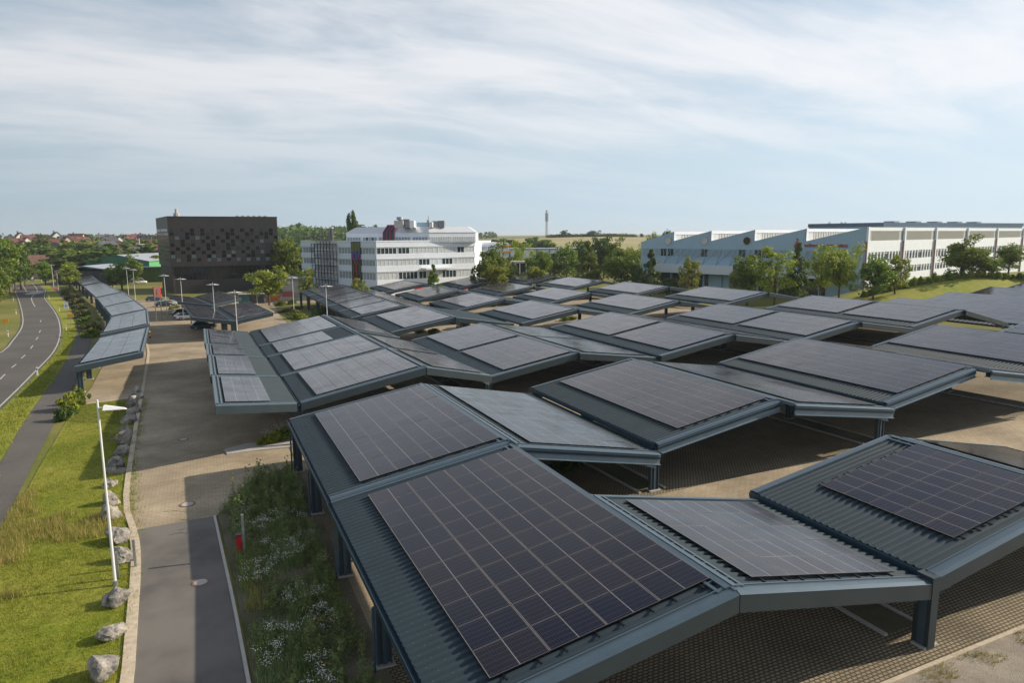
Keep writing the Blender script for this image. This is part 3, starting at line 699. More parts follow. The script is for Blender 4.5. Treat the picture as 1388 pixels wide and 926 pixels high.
# front row
t = up(XV[0], 2.88, 14.2, 29.85, 'nearest carport bay with black solar panels rising right, above the weedy flower bed', [(A4[0], A4[1], .85, 14.85, 4, 11)], [(.25, .3), (.25, 7.4), (.25, 14.3)], detail=3, low='A')
for v in (7.0, 13.9): pipe(t, -.16, v, 2.4, .1)
t = up(XV[0], 2.95, 29.95, 44.9, 'carport bay with dark solar panels at the far end of the flower bed', [(A4[0], A4[1], .7, 14.3, 4, 11)], [(.25, 6.3), (.25, 13.9)], detail=3)
for v in (5.9, 13.5): pipe(t, -.16, v, 2.4, .0)
DU = W-.37
down(XV[0], 2.88, 14.2, 22.35, 'small front carport bay sloping down right, glossy panels, beside the gravel', [(1.15, DU-.7, .65, 7.45, 4, 5)], detail=3)
down(XV[0], 2.95, 29.2, 44.6, 'carport bay sloping down right behind the nearest bay, panels mirroring the sky', [(.95, DU-.9, .5, 14.9, 4, 11)], detail=3, style='steel')
t = up(XV[1], 3.0, 14.2, 22.75, 'front right carport bay with brownish solar panels and a corner column on the gravel', [(2.35, 8.5, .95, 6.9, 4, 5)], [(-.1, .1), (.1, 8.2)], detail=3)
mb = MB(); mb.box((-.34, -.18, -.05), (.02, .42, 2.62)); mb.build('column_cover', 'fascia', t)
down(XV[1], 3.0, 14.2, 22.3, 'carport bay at the right picture edge behind a pale roof flashing', [(.95, DU-.9, .5, 7.4, 4, 5)], [], detail=2)
def rise(r, n, what='rising right'): return f'{n} of the carport bays {what} in the {r}, dark panels'
up(XV[1], 3.2, 29.9, 45.6, 'middle carport bay with a big dark panel field and open steel beam', [(2.0, 8.55, .8, 14.9, 4, 11)], [(.1, .4), (.1, 7.9), (.1, 15.2)], detail=2, style='steel')
down(XV[1], 3.2, 28.8, 44.6, 'grey streaked carport bay sloping down behind the middle panel field', [(.9, DU-.6, .6, 15.1, 4, 11)], [], detail=2, style='steel', zend=3.6)
up(XV[2], 3.72, 29.6, 45.3, 'right-hand carport bay with brownish panels and striped low roof edge', [(1.7, 8.55, .5, 15.2, 4, 11)], [(.1, .4), (.1, 7.9), (.1, 15.2)], detail=2, style='steel')
down(XV[2], 3.72, 28.6, 44.0, 'carport bay sloping down at the right picture edge behind the brownish panels', [(.9, DU-.6, .6, 14.8, 4, 11)], [], detail=2, style='steel', zend=4.0)
up(XV[3], 3.99, 29.6, 44.6, 'carport bay rising right cut off by the right picture edge', [(1.6, 8.55, .5, 14.5, 4, 11)], [(.1, .4), (.1, 7.5), (.1, 14.6)], detail=2, style='steel')
up(XV[4], 3.9, 29.6, 44.6, 'last small corner of a carport bay at the right picture edge', [(1.6, 8.55, .5, 14.5, 4, 11)], [(.1, .4), (.1, 14.6)], detail=1, style='steel')
# second row
for k, (zb, y0, y1) in enumerate([(2.40, 54.0, 77.8), (3.02, 53.4, 76.3), (3.32, 53.2, 76.0), (3.78, 53.2, 76.0)]):
    L = y1-y0; mid = L/2
    up(XV[k+1], zb, y0, y1, rise('second row', sn[k]), [(1.75, 8.5, .7, mid-.45, 4, 8), (1.75, 8.5, mid+.45, L-.7, 4, 8)], [(.1, .4), (.1, mid), (.1, L-.4)], detail=1)
    down(XV[k+1], zb, y0-.3, y1-.6, f'{sn[k]} of the grey carport slopes falling right in the second row', [(.9, DU-.5, .6, mid-.5, 4, 7), (.9, DU-.5, mid+.1, L-1.0, 4, 7)], [], detail=1, zend=[2.9, 3.25, 3.7, 3.4][k])
    cx_ = XV[k+1]
# third and fourth row: single rising bays
for r, (nm, y0, y1, zz) in enumerate([('third row', 84.6, 99.9, {1: 2.15, 2: 2.59, 3: 3.0, 4: 3.6}), ('fourth row', 110.4, 125.9, {1: 1.75, 2: 1.90, 3: 2.33, 4: 2.9}),
                              ('fifth row', 134.4, 150.9, {2: 1.65, 3: 1.96, 4: 2.62}), ('rearmost row', 157.8, 174.0, {2: 1.53, 3: 1.93, 4: 2.40})]):
    for k, zb in zz.items():
        if r == 1 and k == 1: continue
        L = y1-y0; ya, yb = y0, y1
        if r == 0 and k == 1: ya, yb, L = 87.0, 104.2, 17.2
        if r == 3 and k == 2: ya, yb, L = 158.5, 176, 17.5
        nn = k-min(q for q in zz if not (r == 1 and q == 1))
        up(XV[k], zb, ya, yb, rise(nm, sn[nn]).replace('dark panels', 'pale reflecting panels'), [(2.0, 8.45, .7, L-.7, 4, 10)], [(.1, .4), (.1, L/2), (.1, L-.4)], detail=1)
        down(XV[k], zb, ya-.2, yb-.4, f'{sn[nn]} of the carport bays sloping down right in the {nm}', [], [], detail=1, zend=zb+.2)
for k, (zb, y1) in enumerate([(2.8, 74.6), (2.8, 78.0), (2.85, 82.0), (2.9, 86.0)]):
    up(XV[5]+17.4*k if k < 3 else 143.8, zb, 52.0, y1, f'{ordn(k)} from left of the long panel strips below the grass bank at the right', [(1.3, 8.6, .4, y1-52.4, 4, 16)], [(.1, .5), (.1, 11), (.1, y1-52.6)], detail=1, bothfascia=True)
# far left block of the car park, several panel bands
ya = [111, 122, 133, 146, 159, 172]; zf = [1.50, 1.46, 1.44, 1.42, 1.4, 1.38]
for i in range(5):
    L = ya[i+1]-ya[i]-.1
    up(XV[1]-.4, zf[i], ya[i], ya[i]+L, f'{ORD[i]} band from the front of the long carport beside the white office block', [(1.9, 8.45, .6, L-.6, 4, 7)], [(.1, .5), (.1, L-.5)], detail=1, bothfascia=True)
    down(XV[1]-.4, zf[i], ya[i], ya[i]+L, f'{ORD[i]} sloping-down band from the front of the long carport beside the white office block', [(.9, DU-.7, .6, L-.6, 4, 7)], [], detail=1, ridge=False)
# left butterfly block beside the driveway
yb_ = [49.6, 61.2, 73.0, 82.0, 97.0]; zl = [2.85, 2.62, 2.42, 2.25, 2.05]
for i in range(4):
    y0, y1 = yb_[i], yb_[i+1]-.12; L = y1-y0; z0 = zl[i]; dz = zl[i+1]-zl[i]
    bn = ['nearest', 'second', 'third', 'farthest'][i]
    xr = 15.35; x0 = 5.9-.12*i; xo = .35-.12*i
    last = 7.0 if i == 2 else 9.2
    carport(Plane.quad((x0, y0+.3*0, z0), (xr, y0+.9, z0+1.62), (xr, y1+.9, z0+1.62+dz), (x0, y1, z0+dz)), f'{bn} panel band of the wide carport wing rising right beside the driveway', GRP,
            [(1.25, last, .55, L-.6, 5 if i != 2 else 4, max(3, int(L/1.9)))], [(.1, .5), (.1, L-.5)], detail=2, ribs=.2)
    carport(Plane.quad((x0-.28, y0, z0-.02), (xo, y0-2.6, z0+.98), (xo, y1-2.6, z0+.98+dz), (x0-.28, y1, z0-.02+dz)), f'{bn} panel band of the narrow carport wing overhanging the driveway', GRP,
            [(2.0, 5.3, .6, L-.7, 2, max(3, int(L/1.7)))], [], detail=2, ribs=.2, gut=False)
    if i < 2 or i == 3:
        wv = 21.6
        ny0, ny1 = (y0+.9, y1+.9) if i != 3 else (79.5, 97.5)
        carport(Plane.quad((xr+.05, ny0, z0+1.6), (wv, ny0+2.0, z0+.02), (wv, ny1+2.0, z0+.02+dz), (xr+.05, ny1, z0+1.6+dz)), f'{bn} band of the glossy carport slope falling right from the long ridge', GRP,
                [(.75, 5.9, .4, ny1-ny0-.4, 3, max(4, int(L/1.7)))], [], detail=1, gut=False, ridge=False)
# single-wing carports along the footpath
def hv(px, py, h): p = hit(px, py, h); return p
Kq = [[(133.4, 459.3), (201.8, 444.3), (194, 478), (101.5, 497.7)], [(149.3, 431.2), (200, 420), (202.7, 440.6), (136, 453.7)], [(139.5, 417.5), (184, 408), (200, 420), (149.3, 430)], [(129.6, 405), (168, 396.5), (184, 408), (139.5, 417.5)],
      [(111, 388), (138, 383.4), (167, 396.5), (129.6, 405)], [(98.7, 378.2), (124, 373.5), (137, 383.4), (111, 388)]]
for i, q in enumerate(Kq):
    D, C, B, A = [hv(*q[0], 2.75), hv(*q[1], 3.55), hv(*q[2], 3.55), hv(*q[3], 2.75)]
    pl = Plane.quad(A, B, C, D); pl.fin(); Lu, Lv = pl.Lu, pl.Lv; A_, B_, C_, D_ = pl.A.copy(), pl.B.copy(), pl.C.copy(), pl.D.copy()
    nv = 2 if i < 2 else 3
    carport(Plane.quad(A_, B_, C_, D_), f'{["nearest", "second", "third", "fourth", "fifth", "farthest"][i]} single-wing carport of the curved line along the footpath', 'single-wing carports along the footpath',
            [(.35, Lu-.45, Lv*.05, Lv*.95, 3, max(6, int(Lv/2.4)))], [(.25, Lv*f) for f in ((.03, .35, .68, .97) if Lv > 14 else (.05, .95))], detail=1, gut=False, ridge=True, ribs=.3)
# butterfly carports in front of the black building
for nm, L1, Vv, R1 in [('nearer', [(245.8, 413), (259.8, 430)], [(290, 417.4), (318, 435.5)], [(339, 409), (370, 423.8)]), ('rear', [(220, 399), (241, 409)], [(261, 403.3), (287, 413.5)], [(296.8, 394.6), (327.4, 404.3)])]:
    a, b = hv(*L1[0], 3.9), hv(*L1[1], 3.9); c, d = hv(*Vv[0], 3.0), hv(*Vv[1], 3.0); e, f = hv(*R1[0], 3.9), hv(*R1[1], 3.9)
    for side, q in (('left', (d, b, a, c)), ('right', (d+Vector((.1, 0, 0)), f, e, c+Vector((.1, 0, 0))))):
        pl = Plane.quad(*[x.copy() for x in q]); pl.fin()
        carport(Plane.quad(*[x.copy() for x in q]), f'{side} wing of the {nm} butterfly carport in front of the black building', 'butterfly carports by the black building',
                [(.7, pl.Lu-.5, .5, pl.Lv-.5, 4, 8)], [(.2, 1.0), (.2, pl.Lv*.5), (.2, pl.Lv-1)], detail=1, gut=False, ridge=False)
# ------------------------------------------------------------------ buildings
def hd(a): return Vector((math.sin(rad(a)), math.cos(rad(a)), 0))
def xy(v, z=0): return Vector((v[0], v[1], z))
def along(P, e, px):       # distance along e from P where picture column px is met (roll ignored)
    k = (px-694)/F_PX
    r0 = Vector((cy_, -sy_, 0)); f0 = FH*cp_
    # lateral = k*(f.cosp + (h-z) sinp): ignore the small height term
    a = P.dot(r0)-k*(P.dot(f0)+12*sp_); b = e.dot(r0)-k*e.dot(f0)
    return -a/b
class Fac:
    def __init__(s, P, e, n): s.P, s.e, s.n = xy(P), e, n
    def pt(s, a, z, d): return s.P+s.e*a+s.n*d+Vector((0, 0, z))
    def box(s, mb, a0, a1, z0, z1, d0, d1, mi=0):
        vs = [s.pt(a, z, d) for z in (z0, z1) for d in (d0, d1) for a in (a0, a1)]
        mb.add(vs, [(0, 2, 3, 1), (4, 5, 7, 6), (0, 1, 5, 4), (1, 3, 7, 5), (3, 2, 6, 7), (2, 0, 4, 6)], mi)
def local(o, base):      # move a child mesh built in world coordinates under its thing
    o.data.transform(Matrix.Translation(-Vector(base)))
def B(mb, name, mats, t, base, parent=None):
    o = mb.build(name, mats, parent or t); local(o, base); return o

# black cube building
c0 = hit(235, 399, 0); base = xy(c0, g(c0.x, c0.y+14)-.3)
ex, ey = Vector((1, 0, 0)), hd(-9)
Lx = along(xy(c0), ex, 380); Ly = -1
Ly = abs(along(xy(c0), ey, 217.5)); Ly = min(Ly, 60)
z0, zt = base.z, P3(300, 293.6, c0.dot(FH)).z; zg = P3(300, 361.5, c0.dot(FH)).z; zm = P3(300, 380, c0.dot(FH)).z
t = thing('office_building', base, 'black cube-shaped office building with scattered small square windows', 'building')
mb = MB(); fr = Fac(c0, ex, Vector((0, -1, 0))); lf = Fac(c0, ey, hd(-99))
cell = Lx/22; ch = (zt-zg)/13.3
holes = set()
for fl in range(3):
    for c in range(22):
        if c % 2 == 0 and not (fl == 1 and c == 20): holes.add((c, fl*3))
        if (c % 4 == 0) or (c % 4 == 3) or (c % 4 == 2 and (c+fl) % 3 == 0): holes.add((c, fl*3+1))
        if c % 2 == 1: holes.add((c, fl*3+2))
ztop_w = zt-3.05*ch
for (a, b, c, d) in ((0, Lx, ztop_w, zt), (0, Lx, zg, ztop_w-9*ch)): fr.box(mb, a, b, c, d, -.5, 0)
for r in range(9):
    zz1 = ztop_w-r*ch; c = 0
    for c in range(22):
        if (c, r) in holes:
            fr.box(mb, c*cell, (c+.16)*cell, zz1-ch, zz1, -.5, 0); fr.box(mb, (c+.96)*cell, (c+1)*cell, zz1-ch, zz1, -.5, 0); fr.box(mb, (c+.16)*cell, (c+.96)*cell, zz1-ch, zz1-.94*ch, -.5, 0)
        else: fr.box(mb, c*cell, (c+1)*cell, zz1-ch, zz1, -.5, 0)
q_ = [c0+ey*.51, c0+ex*Lx+Vector((-.01, .5, 0)), c0+ex*(Lx-.01)+Vector((0, Ly, 0)), c0+ey*Ly]
mb.prism([v_[:2] for v_ in q_], zg, zt-.02); q_[0] = c0+Vector((-.1, -.05, 0)); q_[1] = c0+ex*(Lx+.1)+Vector((0, -.05, 0)); mb.prism([v_[:2] for v_ in q_], zt, zt+.25)
B(mb, 'wall', 'blackclad', t, base)
k = 0; wm = [mat('tinted_glass', (.004, .007, .007), .15, spec=.15), mat('dark_blind', (.03, .045, .04), .25), mat('pale_window', (.22, .27, .30), .25)]
rs = random.Random(3)
for (c, r) in sorted(holes):
    zz1 = ztop_w-r*ch; mb = MB(); q = rs.random(); pm = 2 if (r >= 6 and q < .4) or q < .04 else 1 if q < .4 else 0
    fr.box(mb, (c+.16)*cell, (c+.96)*cell, zz1-.94*ch, zz1-.005, -.42, -.38, pm)
    fr.box(mb, (c+.55)*cell, (c+.58)*cell, zz1-.94*ch, zz1-.005, -.38, -.33, 1)
    if k < 99: B(mb, 'window', wm, t, base)
    else:
        if k == 99: rest = MB()
        rest.add(mb.v, mb.f[:6], pm)
    k += 1
if k > 99: stuff(B(rest, 'window', wm, t, base))
mb = MB()
for r in range(8):
    for c in range(14):
        if (c*7+r*3) % 9 == 0: continue
        zz = ztop_w-r*ch*1.15; lf.box(mb, 1.2+c*(Ly-2)/14, 1.2+(c+.62)*(Ly-2)/14, zz-ch*.8, zz, -.3, .02)
B(mb, 'side_windows', 'blackglass', t, base)
mb = MB(); lo = Fac(c0+Vector((.6, 1.3, 0)), ex, Vector((0, -1, 0)))
for i in range(24): lo.box(mb, i*(Lx-1.2)/24+.06, (i+1)*(Lx-1.2)/24-.06, zm, zg-.02, -.3, 0)
B(mb, 'glass_front', 'blackglass', t, base)
mb = MB(); mb.box((c0.x+.6, c0.y+1.4, z0-1), (c0.x+Lx-.4, c0.y+Ly-1.5, zg-.05)); lf.box(mb, .8, Ly-.6, z0-1, zg-.05, -1, -.35); lo.box(mb, 0, Lx-1.2, z0-1, zm, -.3, .1)
B(mb, 'base_wall', mat('base_cladding', (.026, .021, .021), .6, var=.15, vscale=.4), t, base)
mb = MB(); q = P3(239.5, 293, c0.dot(FH)+2)
mb.cyl(xy(q, zt+.25), xy(q, zt+1.2), .9, .9, 10); mb.cyl(xy(q, zt+1.2), xy(q, zt+2.4), .45, .45, 8)
for i in range(6): mb.box((c0.x+Lx*.62+i*1.7, c0.y+6, zt+.25), (c0.x+Lx*.62+i*1.7+.9, c0.y+7, zt+.75))
stuff(B(mb, 'roof_vents', 'concrete', t, base))

# white office block
d0 = 186.; Cn = P3(511, 386, d0); gb = g(Cn.x, Cn.y)-.5; Cn = xy(Cn)
zat = lambda y, d=d0, x=511: P3(x, y, d).z
e1, e2 = hd(24.15-46.5), hd(24.15+55.0)
n1_, n2_ = hd(24.15-46.5-90), hd(24.15+55+90)
s1, s2 = abs(along(Cn, e1, 411)), abs(along(Cn, e2, 644.5))
t = thing('office_block', (Cn.x, Cn.y, gb), 'long white office block with ribbon windows and scaffolding on its left side', 'building'); base = t.location.copy()
back = hd(5)
zr = zat(328)
poly = [Cn, Cn+e2*s2, Cn+e2*s2+hd(24.15+10)*24, Cn+e1*s1+hd(60)*25, Cn+e1*s1]
mb = MB(); ctr = sum(poly, Vector())/5
mb.prism([((p-ctr)*(1-.006)+ctr)[:2] for p in poly], gb-1, zr-.05)
B(mb, 'core_wall', 'facade', t, base)
F1, F2 = Fac(Cn, e1, n1_), Fac(Cn, e2, n2_)
levels = [(336.2, 344.8), (352.6, 361.2), (370, 380.2)]
lv = [(zat(b), zat(a)) for a, b in levels]     # (bottom, top)
wmat = ['blind', 'glass', 'facade']; wmat_shade = [mat('blind_painted_shade', (.24, .29, .32), .3), 'glass', 'facade']  # shaded faces get a darker copy of the blind, shade painted in
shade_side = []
def window(F, a0, a1, zb, zt_, dark, panes, t, base, d=.06):
    mb = MB(); w_ = (a1-a0)/panes
    for i in range(panes):
        F.box(mb, a0+i*w_+.06, a0+(i+1)*w_-.06, zb+.06, zt_-.06, -.2, d, 1 if i in dark else 0)
    F.box(mb, a0, a1, zb, zb+.06, -.2, d+.05, 2); F.box(mb, a0, a1, zt_-.06, zt_, -.2, d+.05, 2)
    for i in range(panes+1): F.box(mb, a0+i*w_-.06, a0+i*w_+.06, zb, zt_, -.2, d+.05, 2)
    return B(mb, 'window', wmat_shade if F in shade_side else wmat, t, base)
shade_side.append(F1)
for F, S, segs, mtl in ((F1, s1, [(0, .165), (.30, .47), (.80, .98)], mat('office_painted_shade', (.56, .66, .73), .5, var=.05)), (F2, s2, [(i*.2, i*.2+.2) for i in range(5)], 'facade')):  # left wall is the white cladding with blue-grey shade painted into its colour
    mb = MB()
    zs = [zr]+[z for b, tt in lv for z in (tt, b)]+[gb-1]
    for i in range(0, len(zs), 2): F.box(mb, 0.0, S, zs[i+1]+.01, zs[i]-.0, -.15, .22, 0)
    for i in range(0, len(zs)-2, 2): F.box(mb, 0., S, zs[i+1]+.25, zs[i+1]+.38, .2, .30, 0)
    F.box(mb, -.05, S+.05, zr, zr+.35, -.6, .3, 0)
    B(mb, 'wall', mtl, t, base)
    for li, (zb, ztt) in enumerate(lv):
        for k, (a, b) in enumerate(segs):
            dark = ()
            if F is F2: dark = [{0: (0, 1, 2, 3, 4), 1: (0, 1, 2), 4: (0, 1)}, {2: (0, 1, 2), 3: (1, 2, 3)}, {1: (0, 1, 2, 3, 4), 2: (0, 1), 3: (1, 2, 3, 4)}][li].get(k, ())
            window(F, a*S+.25, b*S-.25, zb, ztt, dark, 5 if F is F2 else 4, t, base)
# entrance canopy, stair glazing, red banner
mb = MB(); F2.box(mb, s2*.43, s2*.72, zat(367.5), zat(365), .2, 3.2); B(mb, 'entrance_canopy', 'facade', t, base)
mb = MB(); F1.box(mb, s1*.175, s1*.285, gb, zr+.1, -.1, .35, 1)
a0, a1 = s1*.175, s1*.285
F1.box(mb, a0, a1, zr-2.6, zr-.1, .36, .4, 2); F1.box(mb, a0+.1, a1-.1, zr-4.9, zr-2.7, .36, .4, 3)
for i in range(4): F1.box(mb, a0+(a1-a0)*i/3-.05, a0+(a1-a0)*i/3+.05, gb, zr+.1, .35, .45, 1)
for a_, b_, c_, d_ in ((0, -2.8, .45, -6.4), (1, -2.8, .45, -6.4), (.45, -6.4, .45, -16), (.8, -6.4, .8, -16), (.45, -8, .8, -8), (.45, -11, .8, -11)):
    mb.beam(F1.pt(a0+(a1-a0)*a_, zr+b_, .5), F1.pt(a0+(a1-a0)*c_, zr+d_, .5), .14, .14, mi=0)
B(mb, 'stair_glazing', ['red', 'glass', mat('olive_panel', (.10, .12, .02), .5), mat('blue_panel', (.03, .05, .25), .4)], t, base)
for a, b in ((.33, .40), (.74, .80)):
    mb = MB(); F2.box(mb, s2*(a if a < .5 else .78), s2*(.44 if a < .5 else 1.0), gb+.8, gb+2.7, 1.6, 1.7); B(mb, 'red_banner', 'red', t, base)
# set-back top storey with sloping roof
U0 = xy(P3(581.6, 320, d0+9)); eu1, eu2 = hd(24.15-62), hd(24.15+62); a1_, a2_ = abs(along(U0, eu1, 472)), abs(along(U0, eu2, 646))
zu0, zu1, zu2 = zr, zat(315.5, d0+9), zat(307.5, d0+14)
ub = [U0, U0+eu2*a2_, U0+eu2*a2_+hd(24)*16, U0+eu1*a1_+hd(40)*16, U0+eu1*a1_]
uc = sum(ub, Vector())/5
mb = MB(); mb.prism([p[:2] for p in ub], zu0-.3, zu1); B(mb, 'top_storey_wall', 'facade', t, base)
mb = MB(); top = [uc+(p-uc)*.86 for p in ub]; n = 5
mb.add([xy(p+(p-uc)*.01, zu1) for p in ub]+[xy(p, zu2) for p in top], [(i, (i+1) % n, n+(i+1) % n, n+i) for i in range(n)]+[tuple(range(n, 2*n)), tuple(range(n-1, -1, -1))])
B(mb, 'sloping_roof', mat('roof_metal', (.68, .70, .72), .35, metal=.3, var=.05), t, base)
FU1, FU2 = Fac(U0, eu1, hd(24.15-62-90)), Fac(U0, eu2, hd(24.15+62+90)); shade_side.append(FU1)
zw0, zw1 = zat(327.6, d0+9), zat(321.5, d0+9)
for F, S, k, p_ in ((FU1, a1_, 5, 5), (FU2, a2_, 2, 9)):
    for i in range(k): window(F, S*i/k+.4, S*(i+1)/k-.4, zw0, zw1, (1, 3) if i == 3 else (), p_, t, base)
mb = MB(); FU1.box(mb, a1_*.40, a1_*.53, zu0, zu1, -.1, .3, 0)
for i in range(4): FU1.box(mb, a1_*(.40+.13*i/3)-.08, a1_*(.40+.13*i/3)+.08, zu0, zu1, .3, .4, 1)
pa, pb = FU1.pt(a1_*.40, zu1, .35), FU1.pt(a1_*.53, zu1, .35)
q = [pa, pb, xy(pb+(uc-pb)*.14, zu2+.6), xy(pa+(uc-pa)*.14, zu2+.6)]; mb.add(q, [(0, 1, 2, 3)], 0)
for i in range(4): a_, b_ = q[0].lerp(q[1], i/3), q[3].lerp(q[2], i/3); mb.beam(a_+Vector((0, 0, .1)), b_+Vector((0, 0, .1)), .15, .1, mi=1)
B(mb, 'stair_skylight', [mat('blue_glazing', (.015, .02, .055), .3), 'red'], t, base)
# plant on the roof
for k_, (x0_, x1_, yt, dd, m_) in enumerate([(534, 546, 299, 10, 'concrete'), (546, 555, 299.5, 12, 'rail'), (555, 561, 299, 10, 'white'), (565, 582, 301.5, 14, 'facade_blue'), (582, 586, 301, 9, 'white'), (587, 594, 302, 12, 'rail'), (595, 602, 301.5, 12, 'rail')]):
    a, b = P3(x0_, yt, d0+dd), P3(x1_, yt, d0+dd); mb = MB(); r_ = (xy(b)-xy(a)); f_ = FH*3
    mb.add([xy(p, z) for z in (zu2-.3, a.z) for p in (a, a+r_, a+r_+f_, a+f_)], [(0, 1, 2, 3), (4, 5, 6, 7), (0, 1, 5, 4), (1, 2, 6, 5), (2, 3, 7, 6), (3, 0, 4, 7)])
    if m_ == 'rail':
        for j in range(5): p = xy(a+r_*(j+.5)/5, a.z); mb.cyl(p, p+Vector((0, 0, .5)), .35, .35, 8)
    B(mb, 'roof_plant', m_, t, base)
q = P3(542, 294, d0+12); mb = MB(); mb.cyl(xy(q, zu2), xy(q, q.z-.8), .5, .5, 10); mb.cyl(xy(q, q.z-.8), xy(q, q.z), 1., .9, 12)
q = P3(580.5, 293, d0+12); mb.cyl(xy(q, zu2), xy(q, q.z), .08, .08, 6); mb.cyl(xy(q, q.z-2.2), xy(q, q.z-1), .55, .4, 8); B(mb, 'antenna', 'rail', t, base)
# chimney beside it
q = P3(449, 308, d0+24); t = thing('chimney', xy(q, zr-6), 'dark slim chimney rising behind the scaffolded white wall', 'chimney'); mb = MB(); mb.cyl((0, 0, 0), (0, 0, q.z-zr+6), .6, .55, 10); mb.build('shaft', 'tile_dark', t); mb = MB(); mb.cyl((0, 0, q.z-zr+5.6), (0, 0, q.z-zr+6.1), .7, .7, 10); mb.build('cap', 'concrete', t)
# scaffold
t = thing('scaffolding', Cn+e1*(s1*.48)+n1_*.4+Vector((0, 0, gb)), 'steel scaffolding with planks against the shaded side of the white block', 'scaffolding'); base = t.location.copy()
mb = MB(); mp_ = MB(); rs = random.Random(5); S0, S1 = s1*.48, s1*.78
nl, nb_ = 9, 7
for i in range(nb_+1):
    a = S0+(S1-S0)*i/nb_
    for dd in (.5, 1.6):
        top_ = zr+1.5+rs.random()*2.5 if 1 < i < 6 else zr-.5
        mb.cyl(F1.pt(a, gb, dd), F1.pt(a, top_, dd), .10, .10, 5)
for l in range(1, nl):
    z = gb+(zr+1.5-gb)*l/(nl-1)
    for dd in (.5, 1.6): mb.cyl(F1.pt(S0, z, dd), F1.pt(S1, z, dd), .08, .08, 5)
    mb.cyl(F1.pt(S0, z+.9, 1.6), F1.pt(S1, z+.9, 1.6), .04, .04, 5)
    for i in range(nb_):
        if rs.random() < .8: F1.box(mp_, S0+(S1-S0)*i/nb_+.1, S0+(S1-S0)*(i+1)/nb_-.1, z-.05, z+.02, .5, 1.6, rs.randrange(3))
        if rs.random() < .5: a = S0+(S1-S0)*i/nb_; mb.cyl(F1.pt(a, z-1.6, 1.6), F1.pt(a+(S1-S0)/nb_, z, 1.6), .04, .04, 5)
B(mb, 'tube_frame', 'tile_dark', t, base); B(mp_, 'planks', ['bark', 'render_c', 'tile_brown'], t, base)
# lower right wing of the office block
P = xy(P3(651, 330, 214)); e_ = hd(24.15+74); S = along(P, e_, 690); t = thing('office_wing', xy(P, -2.5), 'low white wing with yellow blinds behind the tall green tree', 'building'); base = t.location.copy()
F = Fac(P, e_, hd(24.15+164)); zt_ = P3(660, 329, 214).z; mb = MB()
F.box(mb, 0, S, -4, zt_, -20, 0)
for zy in (333, 341, 350): zz = P3(660, zy, 214).z; F.box(mb, 0, S+.4, zz-.35, zz+.35, 0, .5)
B(mb, 'wall', 'facade', t, base)
for i in range(4):
    for zy in (337.2, 345.6): zz = P3(660, zy, 214).z; window(F, S*i/4+.2, S*(i+1)/4-.2, zz-.75, zz+.75, (0,), 4, t, base)
for zy in (333, 341): 
    mb = MB(); zz = P3(660, zy, 214).z; F.box(mb, S*.72, S+.6, zz-.3, zz+.1, .6, .75); B(mb, 'awning', 'yellow', t, base)
P = xy(P3(694, 372, 205)); t = thing('entrance_pavilion', xy(P, g(P.x, P.y)), 'small flat-roofed glass pavilion between the trees behind the carports', 'building'); base = t.location.copy()
F = Fac(P, hd(24.15+80), hd(24.15+170)); mb = MB(); zt_ = P3(694, 357, 205).z; F.box(mb, -2, 6.5, zt_, zt_+.5, -8, .6); B(mb, 'roof', 'concrete', t, base)
mb = MB(); F.box(mb, -1.8, 6.2, base.z, zt_, -7, 0); B(mb, 'glazing', 'glass', t, base)
for i in range(5): mb = MB(); F.box(mb, -1.6+i*1.9, -1.35+i*1.9, base.z, zt_, .02, .3); B(mb, 'column', 'white', t, base)

# sawtooth factory
Kp = P3(1169, 395, 150); Kp = xy(Kp); f1, f2 = hd(24.15-42), hd(24.15+48); m1, m2 = hd(24.15-132), hd(24.15+138)
gb = g(Kp.x, Kp.y)-1.5; t = thing('factory_hall', xy(Kp, gb), 'pale blue factory hall with sawtooth roof, round windows and red swan lettering', 'building'); base = t.location.copy()
FA, FB = Fac(Kp, f1, m1), Fac(Kp, f2, m2)
pk = [0]+[along(Kp, f1, px) for px in (1089, 1020, 962, 912)]; Se = along(Kp, f1, 868.5); LB = 150.
zp = P3(1172, 308, 150).z; zv = zp-3.0
prof = []
for i, s in enumerate(pk):
    if i: prof.append((s, zv))
    prof.append((s, zp-.012*s))
prof.append((Se, zv-.3))
mb = MB()
def strip(d0_, d1_, mi):    # sawtooth wall slab
    n = len(prof); vs = [FA.pt(s, z, d0_) for s, z in prof]+[FA.pt(s, gb-3, d0_) for s, z in prof]+[FA.pt(s, z, d1_) for s, z in prof]+[FA.pt(s, gb-3, d1_) for s, z in prof]
    for i in range(n-1):
        if abs(prof[i][0]-prof[i+1][0]) < .01: continue
        mb.add([vs[i], vs[i+1], vs[n+i+1], vs[n+i]], [(0, 1, 2, 3)], mi); mb.add([vs[2*n+i], vs[2*n+i+1], vs[3*n+i+1], vs[3*n+i]], [(3, 2, 1, 0)], mi)
        mb.add([vs[i], vs[i+1], vs[2*n+i+1], vs[2*n+i]], [(0, 1, 2, 3)], mi)
strip(0, -.4, 0)
B(mb, 'gable_wall', 'facade_blue', t, base)
mb = MB()
for i in range(len(prof)-1):
    (s0, z0_), (s1_, z1_) = prof[i], prof[i+1]
    if abs(s0-s1_) < .01: continue
    mb.add([FA.pt(s0, z0_-.15, -.45), FA.pt(s1_, z1_-.15, -.45), FA.pt(s1_, z1_-.15, -LB), FA.pt(s0, z0_-.15, -LB)], [(0, 1, 2, 3)])
mb.add([FA.pt(0, gb-3, -LB), FA.pt(Se, gb-3, -LB), FA.pt(Se, zv, -LB), FA.pt(0, zv, -LB)], [(0, 1, 2, 3)])
B(mb, 'sawtooth_roof', 'greyroof', t, base)
def Ft(s): return Fac(Kp+f1*s, f2, m2)
